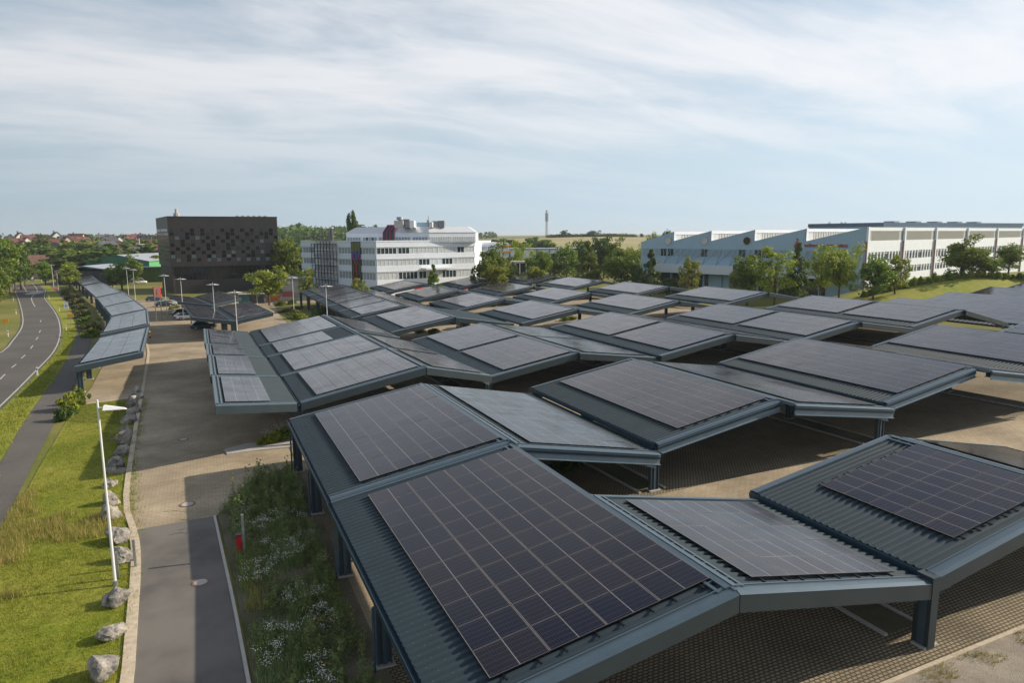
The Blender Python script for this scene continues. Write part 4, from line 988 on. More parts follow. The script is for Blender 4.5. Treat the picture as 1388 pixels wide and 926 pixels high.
for i, s in enumerate(pk[1:]):      # north-light glazing of every tooth
    F = Ft(s); zz = zp-.012*s
    mb = MB(); F.box(mb, 0, LB-1, zv-.1, zv+.35, -.3, .1, 0); F.box(mb, 0, LB-1, zz-.75, zz+.0, -.3, .15, 0); F.box(mb, 0, .9, zv, zz, -.3, .12, 0)
    F.box(mb, .9, 3.6, zv+.35, zz-.75, -.3, 0, 1)
    n_ = 110
    for j in range(n_): a = 3.7+j*(LB-6)/n_; F.box(mb, a, a+(LB-6)/n_*.55, zv+.35, zz-.75, -.3, .04, 2)
    F.box(mb, 3.6, LB-2, zv+.35, zz-.75, -.3, -.05, 1)
    B(mb, 'north_light', ['facade', 'blind', mat('louvre', (.42, .42, .38), .5)], t, base)
# long front (sun side)
cols_ = [along(Kp, f2, px) for px in (1220, 1263, 1306, 1346.5, 1382)]; bays = [0.6]+cols_; bays.append(bays[-1]*2-bays[-2]); bays.append(bays[-1]*2-bays[-2])
z = lambda y: P3(1172, y, 150).z
mb = MB()
for a, b in ((z(313), zp), (z(342.5), z(326.5)), (z(365), z(354.5)), (gb-3, z(375))): FB.box(mb, 0, LB, a, b, -.4, 0)
B(mb, 'front_wall', 'facade', t, base)
for s in [0.3]+cols_+bays[-2:]:
    mb = MB(); FB.box(mb, s-.35, s+.35, gb-2, zp+.1, 0.02, .45); B(mb, 'pier', 'facade', t, base)
    mb = MB(); mb.cyl(FB.pt(s-.75, gb-1, .35), FB.pt(s-.75, zv, .35), .14, .14, 8); B(mb, 'downpipe', mat('red_pipe', (.28, .10, .09), .5) if s < 1 else bpy.data.materials['red_pipe'], t, base)
for a, b in zip(bays, bays[1:]):
    mb = MB(); z0_, z1_ = z(326.5), z(313)
    FB.box(mb, a+.5, a+2.4, z0_, z1_, -.4, -.1, 1); FB.box(mb, b-2.4, b-.5, z0_, z1_, -.4, -.1, 1)
    n_ = 26; w_ = (b-a-4.8)/n_
    for j in range(n_): FB.box(mb, a+2.4+j*w_, a+2.4+(j+.6)*w_, z0_, z1_, -.4, -.05, 0)
    FB.box(mb, a+2.4, b-2.4, z0_, z1_, -.42, -.15, 2)
    B(mb, 'upper_glazing', [mat('grey_louvre', (.34, .34, .31), .5), 'blind', 'tile_dark'], t, base)
    for (y0_, y1_) in ((354.5, 342.5), (375, 365)):
        z0_, z1_ = z(y0_), z(y1_); half = (b-a)/2
        for k in range(2):
            a0_ = a+.7+k*half; mb = MB(); n_ = 5; w_ = (half-1.2)/n_
            for j in range(n_):
                FB.box(mb, a0_+j*w_+.12, a0_+(j+1)*w_-.35, z0_, z1_-.5, -.4, -.2, 1); FB.box(mb, a0_+j*w_+.12, a0_+(j+1)*w_-.35, z1_-.5, z1_, -.4, -.2, 2)
                FB.box(mb, a0_+(j+1)*w_-.35, a0_+(j+1)*w_+.12, z0_, z1_, -.4, .03, 0)
            B(mb, 'window', ['facade', 'glass', 'blind'], t, base)
mb = MB(); FB.box(mb, 0, LB, gb-3, z(326), -.9, -.45); B(mb, 'inner_wall', 'facade', t, base)
# gable side details
zl_ = lambda y: P3(900, y, 178).z
wb, wt_ = zl_(348.4), zl_(338.2)
nw = 14; Sx = Se-1
for i in range(nw):
    a = .8+Sx*i/nw; b = .8+Sx*(i+1)/nw-.25; dk = {5: (0, 1, 2, 3), 6: (2, 3), 9: (0, 1), 11: (2, 3), 12: (0, 1)}.get(i, ())
    mb = MB(); n_ = 4; w_ = (b-a)/n_
    for j in range(n_): FA.box(mb, a+j*w_+.08, a+(j+1)*w_-.08, wb, wt_, -.2, .05, 1 if j in dk else 0)
    FA.box(mb, a, b, wb-.1, wb, -.1, .12, 2); FA.box(mb, a, b, wt_, wt_+.1, -.1, .12, 2)
    B(mb, 'window', [mat('blue_blind', (.27, .38, .45), .3) if i == 0 else bpy.data.materials['blue_blind'], 'glass', 'facade_blue'], t, base)
mb = MB(); FA.box(mb, 4, along(Kp, f1, 897), zl_(371), zl_(359.5), .05, 3.2); B(mb, 'balcony_band', mat('pale_band', (.60, .67, .71), .5), t, base)
for i in range(12):
    a = 7+i*3.9
    mb = MB(); mb.beam(FA.pt(a, zl_(359.5), 3.1), FA.pt(a-2.4, zl_(340), .2), .12, .12); mb.beam(FA.pt(a, zl_(359.5), 2.9), FA.pt(a, zl_(339), .25), .12, .12); B(mb, 'brace', 'rail', t, base)
mb = MB()
for a, b in ((8, 30), (38, 54)): FA.box(mb, a, b, gb-2.5, zl_(372), -.1, .06, 0)
FA.box(mb, 24, 32, gb-2, zl_(374), .0, .1, 0)
B(mb, 'loading_bay', 'glass', t, base)
for i in range(9): mb = MB(); FA.box(mb, 9+i*5, 9.4+i*5, gb-2.5, zl_(371.5), .1, .5); B(mb, 'column', 'facade_blue', t, base)
for px, py in ((905, 326.5), (953.5, 326.5), (1010.5, 326.5)):
    s = along(Kp, f1, px); zc = P3(px, py, (Kp+f1*s).dot(FH)).z; mb = MB()
    c = FA.pt(s, zc, .02); mb.cyl(c, c+m1*.12, 1.15, 1.15, 20); mb.build('round_window_frame', 'concrete', None); o = bpy.data.objects['round_window_frame'] if False else None
    o = [x for x in col.objects if x.name.startswith('round_window_frame') and x.parent is None][0]; o.parent = t; o.name = 'round_window'; local(o, base)
    mb = MB(); mb.cyl(c+m1*.13, c+m1*.16, .92, .92, 20); B(mb, 'pane', 'blackglass' if px > 1000 else 'blind', o, base)
# swan emblem and lettering on the last gable
def on_facade(F, a, z0_, size, pts2d, depth=.12):
    mb = MB(); n = len(pts2d); vs = [F.pt(a-x*size, z0_+y*size, dd) for dd in (.05, .05+depth) for x, y in pts2d]
    mb.add(vs, [tuple(range(n)), tuple(range(2*n-1, n-1, -1))]+[(i, (i+1) % n, n+(i+1) % n, n+i) for i in range(n)]); return mb
s = along(Kp, f1, 1074); dd_ = (Kp+f1*s).dot(FH); zb_ = P3(1080, 335, dd_).z
hgt = P3(1080, 323, dd_).z-zb_
swan = [(0, .06), (.06, 0), (.62, 0), (.72, .1), (.82, .22), (.90, .42), (.80, .46), (.84, .56), (.66, .50), (.52, .54), (.42, .60), (.36, .50), (.33, .42), (.36, .60), (.44, .78), (.46, .92), (.38, 1.0), (.26, 1.0), (.18, .93), (.27, .90), (.33, .93), (.36, .86), (.30, .72), (.20, .55), (.10, .36), (.02, .2)]
mb = on_facade(FA, s, zb_, hgt, swan); B(mb, 'swan_emblem', 'red', t, base)
def lettering(txt, F, a, z0_, a_end, height, m_, name, parent, base, sgn=-1):
    cu = bpy.data.curves.new('txt', 'FONT'); cu.body = txt; cu.extrude = .04; cu.offset = .012; cu.resolution_u = 3; o = bpy.data.objects.new('txt', cu); col.objects.link(o)
    dg = bpy.context.evaluated_depsgraph_get(); me = bpy.data.meshes.new_from_object(o.evaluated_get(dg)); bpy.data.objects.remove(o)
    co = np.zeros(len(me.vertices)*3); me.vertices.foreach_get('co', co); co = co.reshape(-1, 3)
    x0_, x1_ = co[:, 0].min(), co[:, 0].max(); y1_ = co[:, 1].max(); W_ = abs(a_end-a)
    out_ = np.zeros_like(co)
    for i, c in enumerate(co):
        p = F.pt(a+sgn*(c[0]-x0_)/(x1_-x0_)*W_, z0_+c[1]/y1_*height, .12+c[2]*2)-Vector(base); out_[i] = p
    me.vertices.foreach_set('co', out_.ravel()); me.materials.clear(); me.materials.append(MT[m_] if isinstance(m_, str) else m_); me.update()
    return link(name, me, parent)
sa, sb = along(Kp, f1, 1088), along(Kp, f1, 1146)
lettering('schwan cosmetics', FA, sa, zb_+.1, sb, hgt*.42, 'red', 'sign_lettering', t, base)
# hall behind with a dark blue roof edge
P = xy(P3(1199, 305, 235)); e_ = hd(24.15+62); S = along(P, e_, 1382); t = thing('rear_hall', xy(P, g(P.x, P.y)), 'long hall with dark blue roof edge rising behind the sawtooth factory', 'building'); base = t.location.copy()
F = Fac(P, e_, hd(24.15+152)); za, zb2 = P3(1199, 301.5, 235).z, P3(1199, 306.5, 235).z; mb = MB(); F.box(mb, 0, S, base.z-2, zb2, -30, -.2); B(mb, 'wall', 'facade_blue', t, base)
mb = MB(); F.box(mb, -.5, S+.5, zb2, za, -30, 0); B(mb, 'roof_edge', mat('dark_blue_sheet', (.07, .12, .18), .4, var=.2, vscale=.1), t, base)
for i in range(5): mb = MB(); F.box(mb, S*(.2+.15*i), S*(.2+.15*i)+3, za, za+.7, -12, -8); B(mb, 'roof_vent', 'greyroof', t, base)

# green hall, silo and the sheds on the left
Gc = xy(P3(203, 368, 290)); t = thing('green_hall', xy(Gc, g(Gc.x, Gc.y)), 'dark green gabled hall with pale metal roof behind the parked vans', 'building'); base = t.location.copy()
eg1, eg2 = hd(24.15-78), hd(24.15-2); S1_ = along(Gc, eg1, 117); S2_ = 46.
ze, zpk = P3(203, 354.5, 290).z, P3(160, 345, 305).z
mb = MB(); A_ = [Gc, Gc+eg1*S1_, Gc+eg1*S1_+eg2*S2_, Gc+eg2*S2_]; Pm, Pm2 = Gc+eg1*S1_*.5, Gc+eg1*S1_*.5+eg2*S2_; bz = base.z-2
vs = [xy(A_[0], bz), xy(A_[1], bz), xy(A_[1], ze), xy(Pm, zpk), xy(A_[0], ze)]; mb.add(vs, [(0, 1, 2, 3, 4)])
mb.add([xy(A_[1], bz), xy(A_[2], bz), xy(A_[2], ze), xy(A_[1], ze)], [(0, 1, 2, 3)]); mb.add([xy(A_[2], bz), xy(A_[3], bz), xy(A_[3], ze), xy(Pm2, zpk), xy(A_[2], ze)], [(0, 1, 2, 3, 4)])
B(mb, 'wall', 'greenhall', t, base)
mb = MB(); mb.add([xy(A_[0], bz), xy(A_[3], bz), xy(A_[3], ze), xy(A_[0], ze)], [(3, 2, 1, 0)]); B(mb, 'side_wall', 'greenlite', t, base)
mb = MB(); o_ = Vector((0, 0, .15)); ov = eg1*-.6
mb.add([xy(A_[0]+ov, ze-.1)+o_, xy(A_[3]+ov, ze-.1)+o_, xy(Pm2, zpk)+o_, xy(Pm, zpk)+o_], [(0, 1, 2, 3)]); mb.add([xy(A_[1]-ov, ze-.1)+o_, xy(A_[2]-ov, ze-.1)+o_, xy(Pm2, zpk)+o_, xy(Pm, zpk)+o_], [(3, 2, 1, 0)])
B(mb, 'roof', 'greyroof', t, base)
q = P3(191, 344, 340); t = thing('silo', xy(q, g(q.x, q.y)), 'round pale concrete silo behind the green hall', 'silo'); hs_ = P3(191, 331.5, 340).z-t.location.z
mb = MB(); mb.cyl((0, 0, -1), (0, 0, hs_), 1.95, 1.95, 20); mb.build('tank', 'concrete', t, True); mb = MB(); mb.cyl((0, 0, hs_), (0, 0, hs_+.3), 2.1, 2.0, 20); mb.cyl((-.3, 0, hs_+.3), (-.3, 0, hs_+3), .25, .25, 8); mb.build('cap', 'concrete', t)
def shed(px0, px1, ybot, ytop, d, label, roofm='greyroof', wallm='tile_dark', depth=14, ang=84, gab=0.):
    P = xy(P3(px0, ybot, d)); e_ = hd(24.15+ang); S = along(P, e_, px1); n_ = hd(24.15+ang+90); t = thing('flat_roofed_shed', xy(P, g(P.x, P.y)), label, 'shed'); base = t.location.copy(); F = Fac(P, e_, n_)
    zt_ = P3(px0, ytop, d).z; mb = MB(); F.box(mb, .5, S-.5, base.z-2, zt_-.4, -depth, -.5); B(mb, 'wall', wallm, t, base)
    mb = MB(); zz = [zt_, zt_+gab, zt_]
    for i in range(2):
        a, b = S*i/2, S*(i+1)/2; mb.add([F.pt(x, z_, dd) for dd in (.3, -depth-.3) for x, z_ in ((a, zz[i]), (b, zz[i+1]), (b, zz[i+1]-.4), (a, zz[i]-.4))], [(0, 1, 2, 3), (4, 7, 6, 5), (0, 4, 5, 1), (3, 2, 6, 7), (0, 3, 7, 4), (1, 5, 6, 2)])
    B(mb, 'roof', roofm, t, base)
    n = max(2, int(S/5))
    for i in range(n): mb = MB(); F.box(mb, .2+i*(S-.6)/(n-1), .45+i*(S-.6)/(n-1), base.z-1, zt_-.4, -.2, .1); B(mb, 'post', 'column', t, base)
    return t
shed(76, 152, 385, 366.5, 262, 'dark open shed with a low gabled grey roof at the end of the footpath carports', gab=1.6, depth=22)
shed(131, 166, 372, 360, 292, 'blue-grey flat shed in front of the green hall', wallm='cont', depth=10)
shed(186, 222, 377, 362, 275, 'thin flat canopy roof left of the black building', wallm='leaf_d', roofm='flash', depth=6)
shed(380, 414, 394, 377, 206, 'low grey building between the black cube and the scaffolding', wallm='concrete', roofm='greyroof', depth=12)
shed(386, 410, 366, 352, 300, 'pale low hall behind the tree beside the black cube', wallm='facade', depth=12)
shed(690, 800, 348, 337, 330, 'long low pale building half hidden behind the trees in the centre', wallm='facade', depth=15)
P = xy(hit(323, 401, 0)); P = xy(P3(323, 401, 176)); t = thing('site_container', xy(P, g(P.x, P.y)), 'teal site container with a flat pale top in front of the black building', 'container', None, rad(-8))
mb = MB(); mb.box((0, 0, 0), (2.6, 2.4, 2.5)); [mb.box((.1+i*.31, -.05, .1), (.22+i*.31, 0, 2.4)) for i in range(8)]; mb.build('box', 'cont', t); mb = MB(); mb.box((-.1, -.1, 2.5), (6.2, 2.5, 2.68)); mb.build('roof', 'concrete', t)
mb = MB(); mb.box((2.62, .3, 0), (6.0, 2.3, 2.5)); mb.build('annex', 'tile_dark', t)

# ------------------------------------------------------------------ telecom tower, far houses
q = P3(741, 317, 820); t = thing('telecom_tower', xy(q, g(q.x, q.y)), 'slim lattice telecom tower standing on the hill above the wheat field', 'tower')
H = P3(741, 284, 820).z-t.location.z; mb = MB()
for i in range(3):
    a = i*2.094; mb.beam((1.6*math.cos(a), 1.6*math.sin(a), 0), (.7*math.cos(a), .7*math.sin(a), H*.86), .35, .35)
for k in range(14):
    z0_ = H*.86*k/14; z1_ = H*.86*(k+1)/14; r0_, r1_ = 1.6-.9*k/14, 1.6-.9*(k+1)/14
    for i in range(3):
        a, b = i*2.094, (i+1)*2.094; mb.beam((r0_*math.cos(a), r0_*math.sin(a), z0_), (r1_*math.cos(b), r1_*math.sin(b), z1_), .2, .2); mb.beam((r1_*math.cos(a), r1_*math.sin(a), z1_), (r1_*math.cos(b), r1_*math.sin(b), z1_), .2, .2)
mb.build('lattice', 'concrete', t)
for zf_ in (.60, .68, .76, .84):
    mb = MB(); mb.cyl((0, 0, H*zf_), (0, 0, H*zf_+.3), 2.0, 2.0, 12)
    for i in range(6): a = i*1.047; mb.box((1.7*math.cos(a)-.3, 1.7*math.sin(a)-.3, H*zf_+.3), (1.7*math.cos(a)+.3, 1.7*math.sin(a)+.3, H*zf_+2)); 
    mb.build('antenna_platform', 'rail', t)
mb = MB(); mb.cyl((0, 0, H*.86), (0, 0, H), .2, .15, 6); mb.cyl((0, 0, H-2.6), (0, 0, H-.8), 1.2, 1.2, 10); mb.build('mast_top', 'concrete', t)

def house_meshes():
    out = []
    for k, (wm_, rm) in enumerate([('render_w', 'tile_red'), ('render_w', 'tile_dark'), ('render_w', 'tile_brown'), ('render_c', 'tile_red'), ('render_c', 'tile_brown'), ('render_w', 'tile_red')]):
        L, Wd, H_, Rf = 12, 9, 5+(k % 2), 4.6
        mb = MB(); mb.add([(-L/2, -Wd/2, -3), (L/2, -Wd/2, -3), (L/2, Wd/2, -3), (-L/2, Wd/2, -3), (-L/2, -Wd/2, H_), (L/2, -Wd/2, H_), (L/2, Wd/2, H_), (-L/2, Wd/2, H_), (-L/2, 0, H_+Rf), (L/2, 0, H_+Rf)],
            [(0, 1, 5, 4), (2, 3, 7, 6), (1, 2, 6, 9, 5), (3, 0, 4, 8, 7)]); a = mb.build('wall', wm_)
        mb = MB(); 
        for s_ in (1, -1):
            e0, e1_ = (s_*(Wd/2+.5), H_-.45), (0, H_+Rf+.12); q = [(-L/2-.5, e0[0], e0[1]), (L/2+.5, e0[0], e0[1]), (L/2+.5, 0, e1_[1]), (-L/2-.5, 0, e1_[1])]
            mb.add(q+[(x, y, z-.2) for x, y, z in q], [(0, 1, 2, 3), (7, 6, 5, 4), (0, 4, 5, 1), (1, 5, 6, 2), (3, 2, 6, 7), (0, 3, 7, 4)])
        b = mb.build('roof', rm); mb = MB(); mb.box((1, .6, H_+Rf-1.5), (1.8, 1.4, H_+Rf+1.1)); c = mb.build('chimney', 'tile_brown')
        mb = MB()
        for x in (-4, -1.3, 1.3, 4):
            for z_ in (1.2, 3.6):
                for s_ in (-1, 1): mb.box((x-.55, s_*Wd/2-.03, z_), (x+.55, s_*Wd/2+.03, z_+1.2))
        for y in (-2, 2): mb.box((-L/2-.03, y-.5, 3.4), (-L/2+.03, y+.5, 4.6)); mb.box((L/2-.03, y-.5, 3.4), (L/2+.03, y+.5, 4.6))
        mb.box((L/2-.03, -.5, 5.8), (L/2+.03, .5, 6.9)); mb.box((-L/2-.03, -.5, 5.8), (-L/2+.03, .5, 6.9))
        d = mb.build('window', 'glass'); out.append([x.data for x in (a, b, c, d)])
        for x in (a, b, c, d): bpy.data.objects.remove(x)
    return out
HM = house_meshes(); HD = ['white house with red roof', 'white house with dark roof', 'white house with brown roof', 'cream house with red roof', 'cream house with brown roof', 'white house with red roof']
def house(px, py, d, k, rz, s, label):
    q = P3(px, py, d); t = thing('gabled_house', xy(q, g(q.x, q.y)), label, 'house', 'houses of the town on the slope', rad(rz)); 
    ms_ = HM[k]; w_ = link('wall', ms_[0], t); r_ = link('roof', ms_[1], t); c_ = link('chimney', ms_[2], r_); n_ = link('window', ms_[3], t)
    for o in (w_, r_, n_): o.scale = (s, s, s)
    return t
rs = random.Random(11); HL = [(22, 326, 520, 0), (36, 327, 500, 0), (66, 327, 510, 0), (83, 327.5, 500, 0), (95, 326, 520, 3), (104, 325, 540, 3), (62, 336, 420, 3), (76, 336, 400, 4), (107, 338, 330, 1), (93, 348, 330, 1), (38, 345, 330, 2), (44, 353, 300, 4), (118, 341, 400, 3), (124, 340, 380, 3),
      (134, 345, 370, 2), (146, 345, 375, 4), (153, 345, 378, 4), (165, 344, 385, 4), (176, 331, 440, 0), (182, 338, 400, 4), (212, 343, 360, 3), (202, 333, 430, 4), (208, 325, 520, 1), (203, 320, 600, 2), (192, 321, 600, 0), (182, 320, 620, 0), (172, 321, 600, 2), (213, 320, 600, 0), (195, 324, 540, 4), (160, 322, 580, 1)]
for _ in range(44): 
    px = rs.uniform(16, 216); d = rs.uniform(380, 640); HL.append((px, 0, d, rs.choice([0, 1, 1, 2, 3, 5, 2])))
HL.sort(key=lambda a: (a[2] > 450, a[0])); ni = [0, 0]
for (px, py, d, k) in HL:
    rr_ = 1 if d > 450 else 0; i = ni[rr_]; ni[rr_] += 1
    house(px, py or 330, d, k, rs.choice([20, 60, 75, 110, 155]), rs.uniform(.8, 1.15), f'{HD[k]}, {ordn(i)} from left in the {"upper" if rr_ else "lower"} part of the town')

# ------------------------------------------------------------------ haze
mb = MB(); mb.box((-6900, -850, -14), (8800, 11800, 62)); hzo = mb.build('haze', 'white'); hm = bpy.data.materials.new('haze'); hm.use_nodes = True; hn = hm.node_tree
hn.nodes.clear(); ho = hn.nodes.new('ShaderNodeOutputMaterial'); hv_ = hn.nodes.new('ShaderNodeVolumePrincipled'); hv_.inputs['Color'].default_value = (.82, .92, 1.0, 1); hv_.inputs['Density'].default_value = .00013; hv_.inputs['Anisotropy'].default_value = .2
hn.links.new(hv_.outputs[0], ho.inputs['Volume']); hzo.data.materials.clear(); hzo.data.materials.append(hm); stuff(hzo)
# ------------------------------------------------------------------ trees
TL = [(-14, 404, 322, 50, 185, 'dark1'), (3, 396, 316, 40, 210, 'round1'), (20, 388, 323, 32, 230, 'dark2'), (-3, 412, 352, 30, 165, 'round2'), (34, 384, 340, 20, 255, 'round3'), (13, 392, 345, 28, 215, 'dark3'), (-30, 430, 320, 60, 160, 'dark2'), (10, 383, 345, 24, 240, 'bright1'), (-8, 398, 330, 44, 195, 'round3'), (28, 386, 333, 28, 238, 'dark1'), (8, 392, 335, 34, 222, 'dark3')]
for i, (x, yb, yt, wd, d, key) in enumerate(sorted(TL)):
    tree_px(x, yb, yt, wd, d, key, f'{ordn(i)} from left of the dark broadleaf trees at the bend of the road', 'trees at the bend of the road', .12)
NT = [(94, 384, 355, 24, 240, 'open1', 'bright airy tree at the far end of the footpath carports'), (62, 386, 352, 18, 262, 'round2', 'small green tree right of the road bend'),
 (165, 384, 353, 30, 232, 'round1', 'wide green tree beside the parked white vans'), (182, 374, 347, 20, 262, 'round3', 'small dark tree in front of the green hall gable'), (152, 384, 366, 14, 236, 'dark1', 'low dark tree left of the white vans'),
 (365, 410, 359, 41, 172, 'bright1', 'bright green round tree right in front of the black building'), (416, 398, 364, 22, 182, 'open2', 'small bright tree in front of the scaffolding'), (392, 392, 320, 34, 225, 'round2', 'tall green tree directly right of the black building'), (403, 388, 334, 26, 235, 'dark1', 'shorter dark tree right of the black building'),
 (488, 394, 377, 20, 158, 'open3', 'small thin tree before the white block corner'), (588, 390, 360, 24, 168, 'cone2', 'pointed green tree before the white block entrance'), (641, 384, 365, 14, 178, 'cone2', 'small pointed tree at the right corner of the white block'),
 (667, 392, 331, 42, 182, 'round3', 'large round tree right of the white block'), (672, 388, 352, 26, 172, 'bright1', 'lower bright tree in front of the large round tree'), (686, 388, 346, 26, 190, 'dark2', 'dark tree right of the large round tree'),
 (707, 376, 325, 27, 215, 'open1', 'light airy tall tree left of the centre trees'), (731, 380, 336, 28, 198, 'round1', 'dense green tree in the centre with a lower companion'), (729, 386, 356, 24, 185, 'bright1', 'low bright tree in front of the dense centre tree'),
 (752, 378, 335, 26, 225, 'dark3', 'dark tree behind the shrubs in the centre'), (768, 376, 328, 30, 235, 'round2', 'mid green tree behind the centre shrubs'), (790, 374, 321, 24, 245, 'dark1', 'tall dark tree against the wheat field'), (797, 388, 329, 38, 188, 'cone2', 'broad conical green tree in the centre'),
 (818, 368, 318, 28, 250, 'dark2', 'dark tree whose top touches the field crest'), (834, 370, 323, 26, 240, 'round3', 'tree with a rounded top left of the factory'), (842, 392, 333, 42, 182, 'round1', 'big full tree near the factory corner'), (857, 376, 328, 26, 215, 'bright1', 'bright tree close to the left end of the factory'), (863, 396, 352, 18, 178, 'dark1', 'small dark tree at the left end of the factory wall'),
 (881, 402, 341, 32, 165, 'cone1', 'dark conical tree before the left end of the factory'), (904, 402, 372, 20, 168, 'dark3', 'low dark tree beneath the factory windows'), (933, 400, 349, 28, 157, 'open2', 'thin yellow-green young tree before the factory loading bay'),
 (1013, 396, 340, 38, 146, 'round1', 'dense green tree before the right half of the factory'), (1050, 400, 334, 42, 138, 'open1', 'loose bright tree beside the dense one before the factory'), (1079, 400, 333, 34, 145, 'cone1', 'dark pointed tree below the swan emblem'), (1112, 396, 332, 36, 138, 'open3', 'airy yellow-green tree below the red lettering'), (1137, 394, 327, 42, 132, 'bright1', 'full bright tree covering the end of the lettering'),
 (1184, 398, 344, 36, 130, 'round2', 'spreading green tree at the factory corner'), (1213, 396, 346, 32, 132, 'open2', 'smaller loose tree right of the factory corner'), (1302, 386, 322, 50, 142, 'round3', 'large round tree before the sunny factory front'), (1326, 384, 340, 30, 143, 'round1', 'lower tree leaning on the large round one'), (1344, 384, 348, 20, 143, 'bright1', 'small bright tree between two larger ones on the grass bank'), (1366, 380, 329, 30, 145, 'round2', 'tree near the right picture edge on the grass bank'),
 (1124, 318, 297, 16, 300, 'round1', 'tree top showing above the sawtooth roof'), (903, 326, 308, 12, 330, 'dark1', 'small tree top above the left end of the factory roof'), (886, 330, 314, 18, 320, 'round2', 'tree showing left above the factory roof'), (1141, 318, 301, 9, 320, 'open3', 'pale thin tree top above the sawtooth roof'),
 (474.5, 335, 296, 8, 250, 'tall1', 'left one of two slim poplars behind the white block'), (481.5, 335, 292, 9, 250, 'tall1', 'right one of two slim poplars behind the white block')]
for x, yb, yt, wd, d, key, lb in NT: tree_px(x, yb, yt, wd, d, key, lb, None, .11 if key != 'tall1' else .1)
rs = random.Random(21); lst = []
for i in range(64): lst.append((rs.uniform(44, 218), rs.uniform(285, 620)))
for i in range(22): lst.append((rs.uniform(376, 470), rs.uniform(320, 520)))
lst.sort()
for i, (px, d) in enumerate(lst):
    p = P3(px, 330, d); ht = rs.uniform(8, 14) if d < 420 else rs.uniform(8, 12)
    tree((p.x, p.y, g(p.x, p.y)-.3), ht*rs.uniform(.9, 1.4), ht, rs.choice(['far1', 'far2', 'far3']), f'{ordn(i) if i < 59 else "sixty-"+ORD[i-60] if 60 < i < 70 else str(i+1)+"th"} from left of the trees scattered among the houses of the town', 'trees scattered among the town houses', .1)
lst = sorted([(rs.uniform(650, 748), rs.uniform(330, 440)) for i in range(26)]+[(rs.uniform(750, 860), rs.uniform(255, 330)) for i in range(14)])
for i, (px, d) in enumerate(lst):
    p = P3(px, 330, d); ht = rs.uniform(9, 13) if px < 748 else rs.uniform(6, 9)
    tree((p.x, p.y, g(p.x, p.y)-.3), ht*rs.uniform(.9, 1.3), ht, rs.choice(['far1', 'far2', 'far3', 'far1']), f'{ordn(i)} from left of the grove trees below the telecom tower hill', 'grove below the hill', .1)
for i, (px, w_, h_) in enumerate([(765, 9, 9), (771, 6, 6), (803, 14, 8), (870, 5, 5), (857, 7, 3)]):
    p = P3(px, 317, 800); tree((p.x, p.y, g(p.x, p.y)-.5), w_, h_, 'far1', f'{ORD[i]} from left of the lone trees on the field crest', 'lone trees on the crest', .1)
# far woods: one mass of foliage lumps
def woods(name, pts, size, mt, seed):
    r = np.random.RandomState(seed); cs = []; rr_ = []
    for x, y in pts:
        z = g(x, y); hh_ = size*r.uniform(.8, 1.25); cs.append((x, y, z+hh_*.55)); rr_.append(hh_*.62)
    V, Fq = leaf_cloud(r, cs, rr_, 26, size*.2, .95); return stuff(link(name, npmesh(name, V, Fq, [mt])))
r = np.random.RandomState(9); pts = []
for b in np.arange(-34, 92, .28):
    if 23 < b < 47: continue
    for k in range(2): a = rad(b+r.uniform(-.15, .15)); d = 1150+k*70+r.uniform(-30, 30); pts.append((d*math.sin(a), d*math.cos(a)))
woods('far_woods', pts, 8.5, 'leaf_d', 1)
pts = []
for b in np.arange(4.5, 13.5, .35):
    for k in range(5): a = rad(b+r.uniform(-.2, .2)); d = 640+k*60+r.uniform(-20, 20); pts.append((d*math.sin(a), d*math.cos(a)))
woods('wooded_slope', pts, 13, 'leaf_d', 2)
pts = []
for px in np.arange(742, 862, .55): q = P3(px+r.uniform(-.3, .3), 317, 806+r.uniform(-4, 4)); pts.append((q.x, q.y))
woods('crest_hedge', pts, 3.2, 'leaf_d', 3)

# ------------------------------------------------------------------ shrubs
def shr(px, py, wd, ht, key, label, group=None, name='shrub'):
    p = hit(px, py, 0); return bush((p.x, p.y, g(p.x, p.y)+.02), wd, ht, key, label, group, name)
i = 0
rs = random.Random(4)
for px in np.arange(1172, 1396, 9.5):
    d = 134+(px-1172)*.045; p = P3(px, 380, d); q = bush((p.x, p.y, g(p.x, p.y)), rs.uniform(1.8, 3.2), rs.uniform(1.2, 2.4), rs.choice(['green', 'dark', 'bright', 'green']), f'{ordn(i)} from left of the shrubs along the top of the grass bank', 'shrubs on the grass bank'); i += 1
for i, px in enumerate(np.arange(1095, 1170, 9)):
    p = P3(px, 400, 124); bush((p.x, p.y, g(p.x, p.y)), rs.uniform(1.8, 3), rs.uniform(.8, 1.6), rs.choice(['bright', 'green', 'brown']), f'{ordn(i)} from left of the low bushes before the factory corner', 'bushes before the factory corner')
for i, (px, py, w_, h_, k_) in enumerate([(96, 556, 2.9, 1.9, 'bright'), (88, 571, 2.3, 1.4, 'dark'), (110, 548, 2.0, 1.6, 'green')]):
    shr(px, py, w_, h_, k_, ['large bright green bush between footpath and lawn', 'darker bush at the edge of the footpath', 'small bush under the nearest single-wing carport'][i])
for i, (px, py) in enumerate([(90, 401), (95, 408), (101, 415), (107, 423), (112, 432), (117, 440), (121, 449), (123, 458)]):
    shr(px+2, py-1, 5.0, 2.2 if i < 5 else 1.7, 'brown' if i not in (0, 5, 7) else 'green', f'{ordn(i)} from the far end of the brownish hedge beside the footpath', 'hedge beside the footpath')
for i, (px, py, w_, h_, k_) in enumerate([(362, 604, 1.3, .8, 'bright'), (374, 600, 1.5, 1.0, 'bright'), (386, 597, 1.3, .9, 'green')]):
    shr(px, py, w_*1.25, h_*1.2, k_, f'{ORD[i]} from left of the leafy daisy clumps on the kerbed island', 'clumps on the kerbed island')
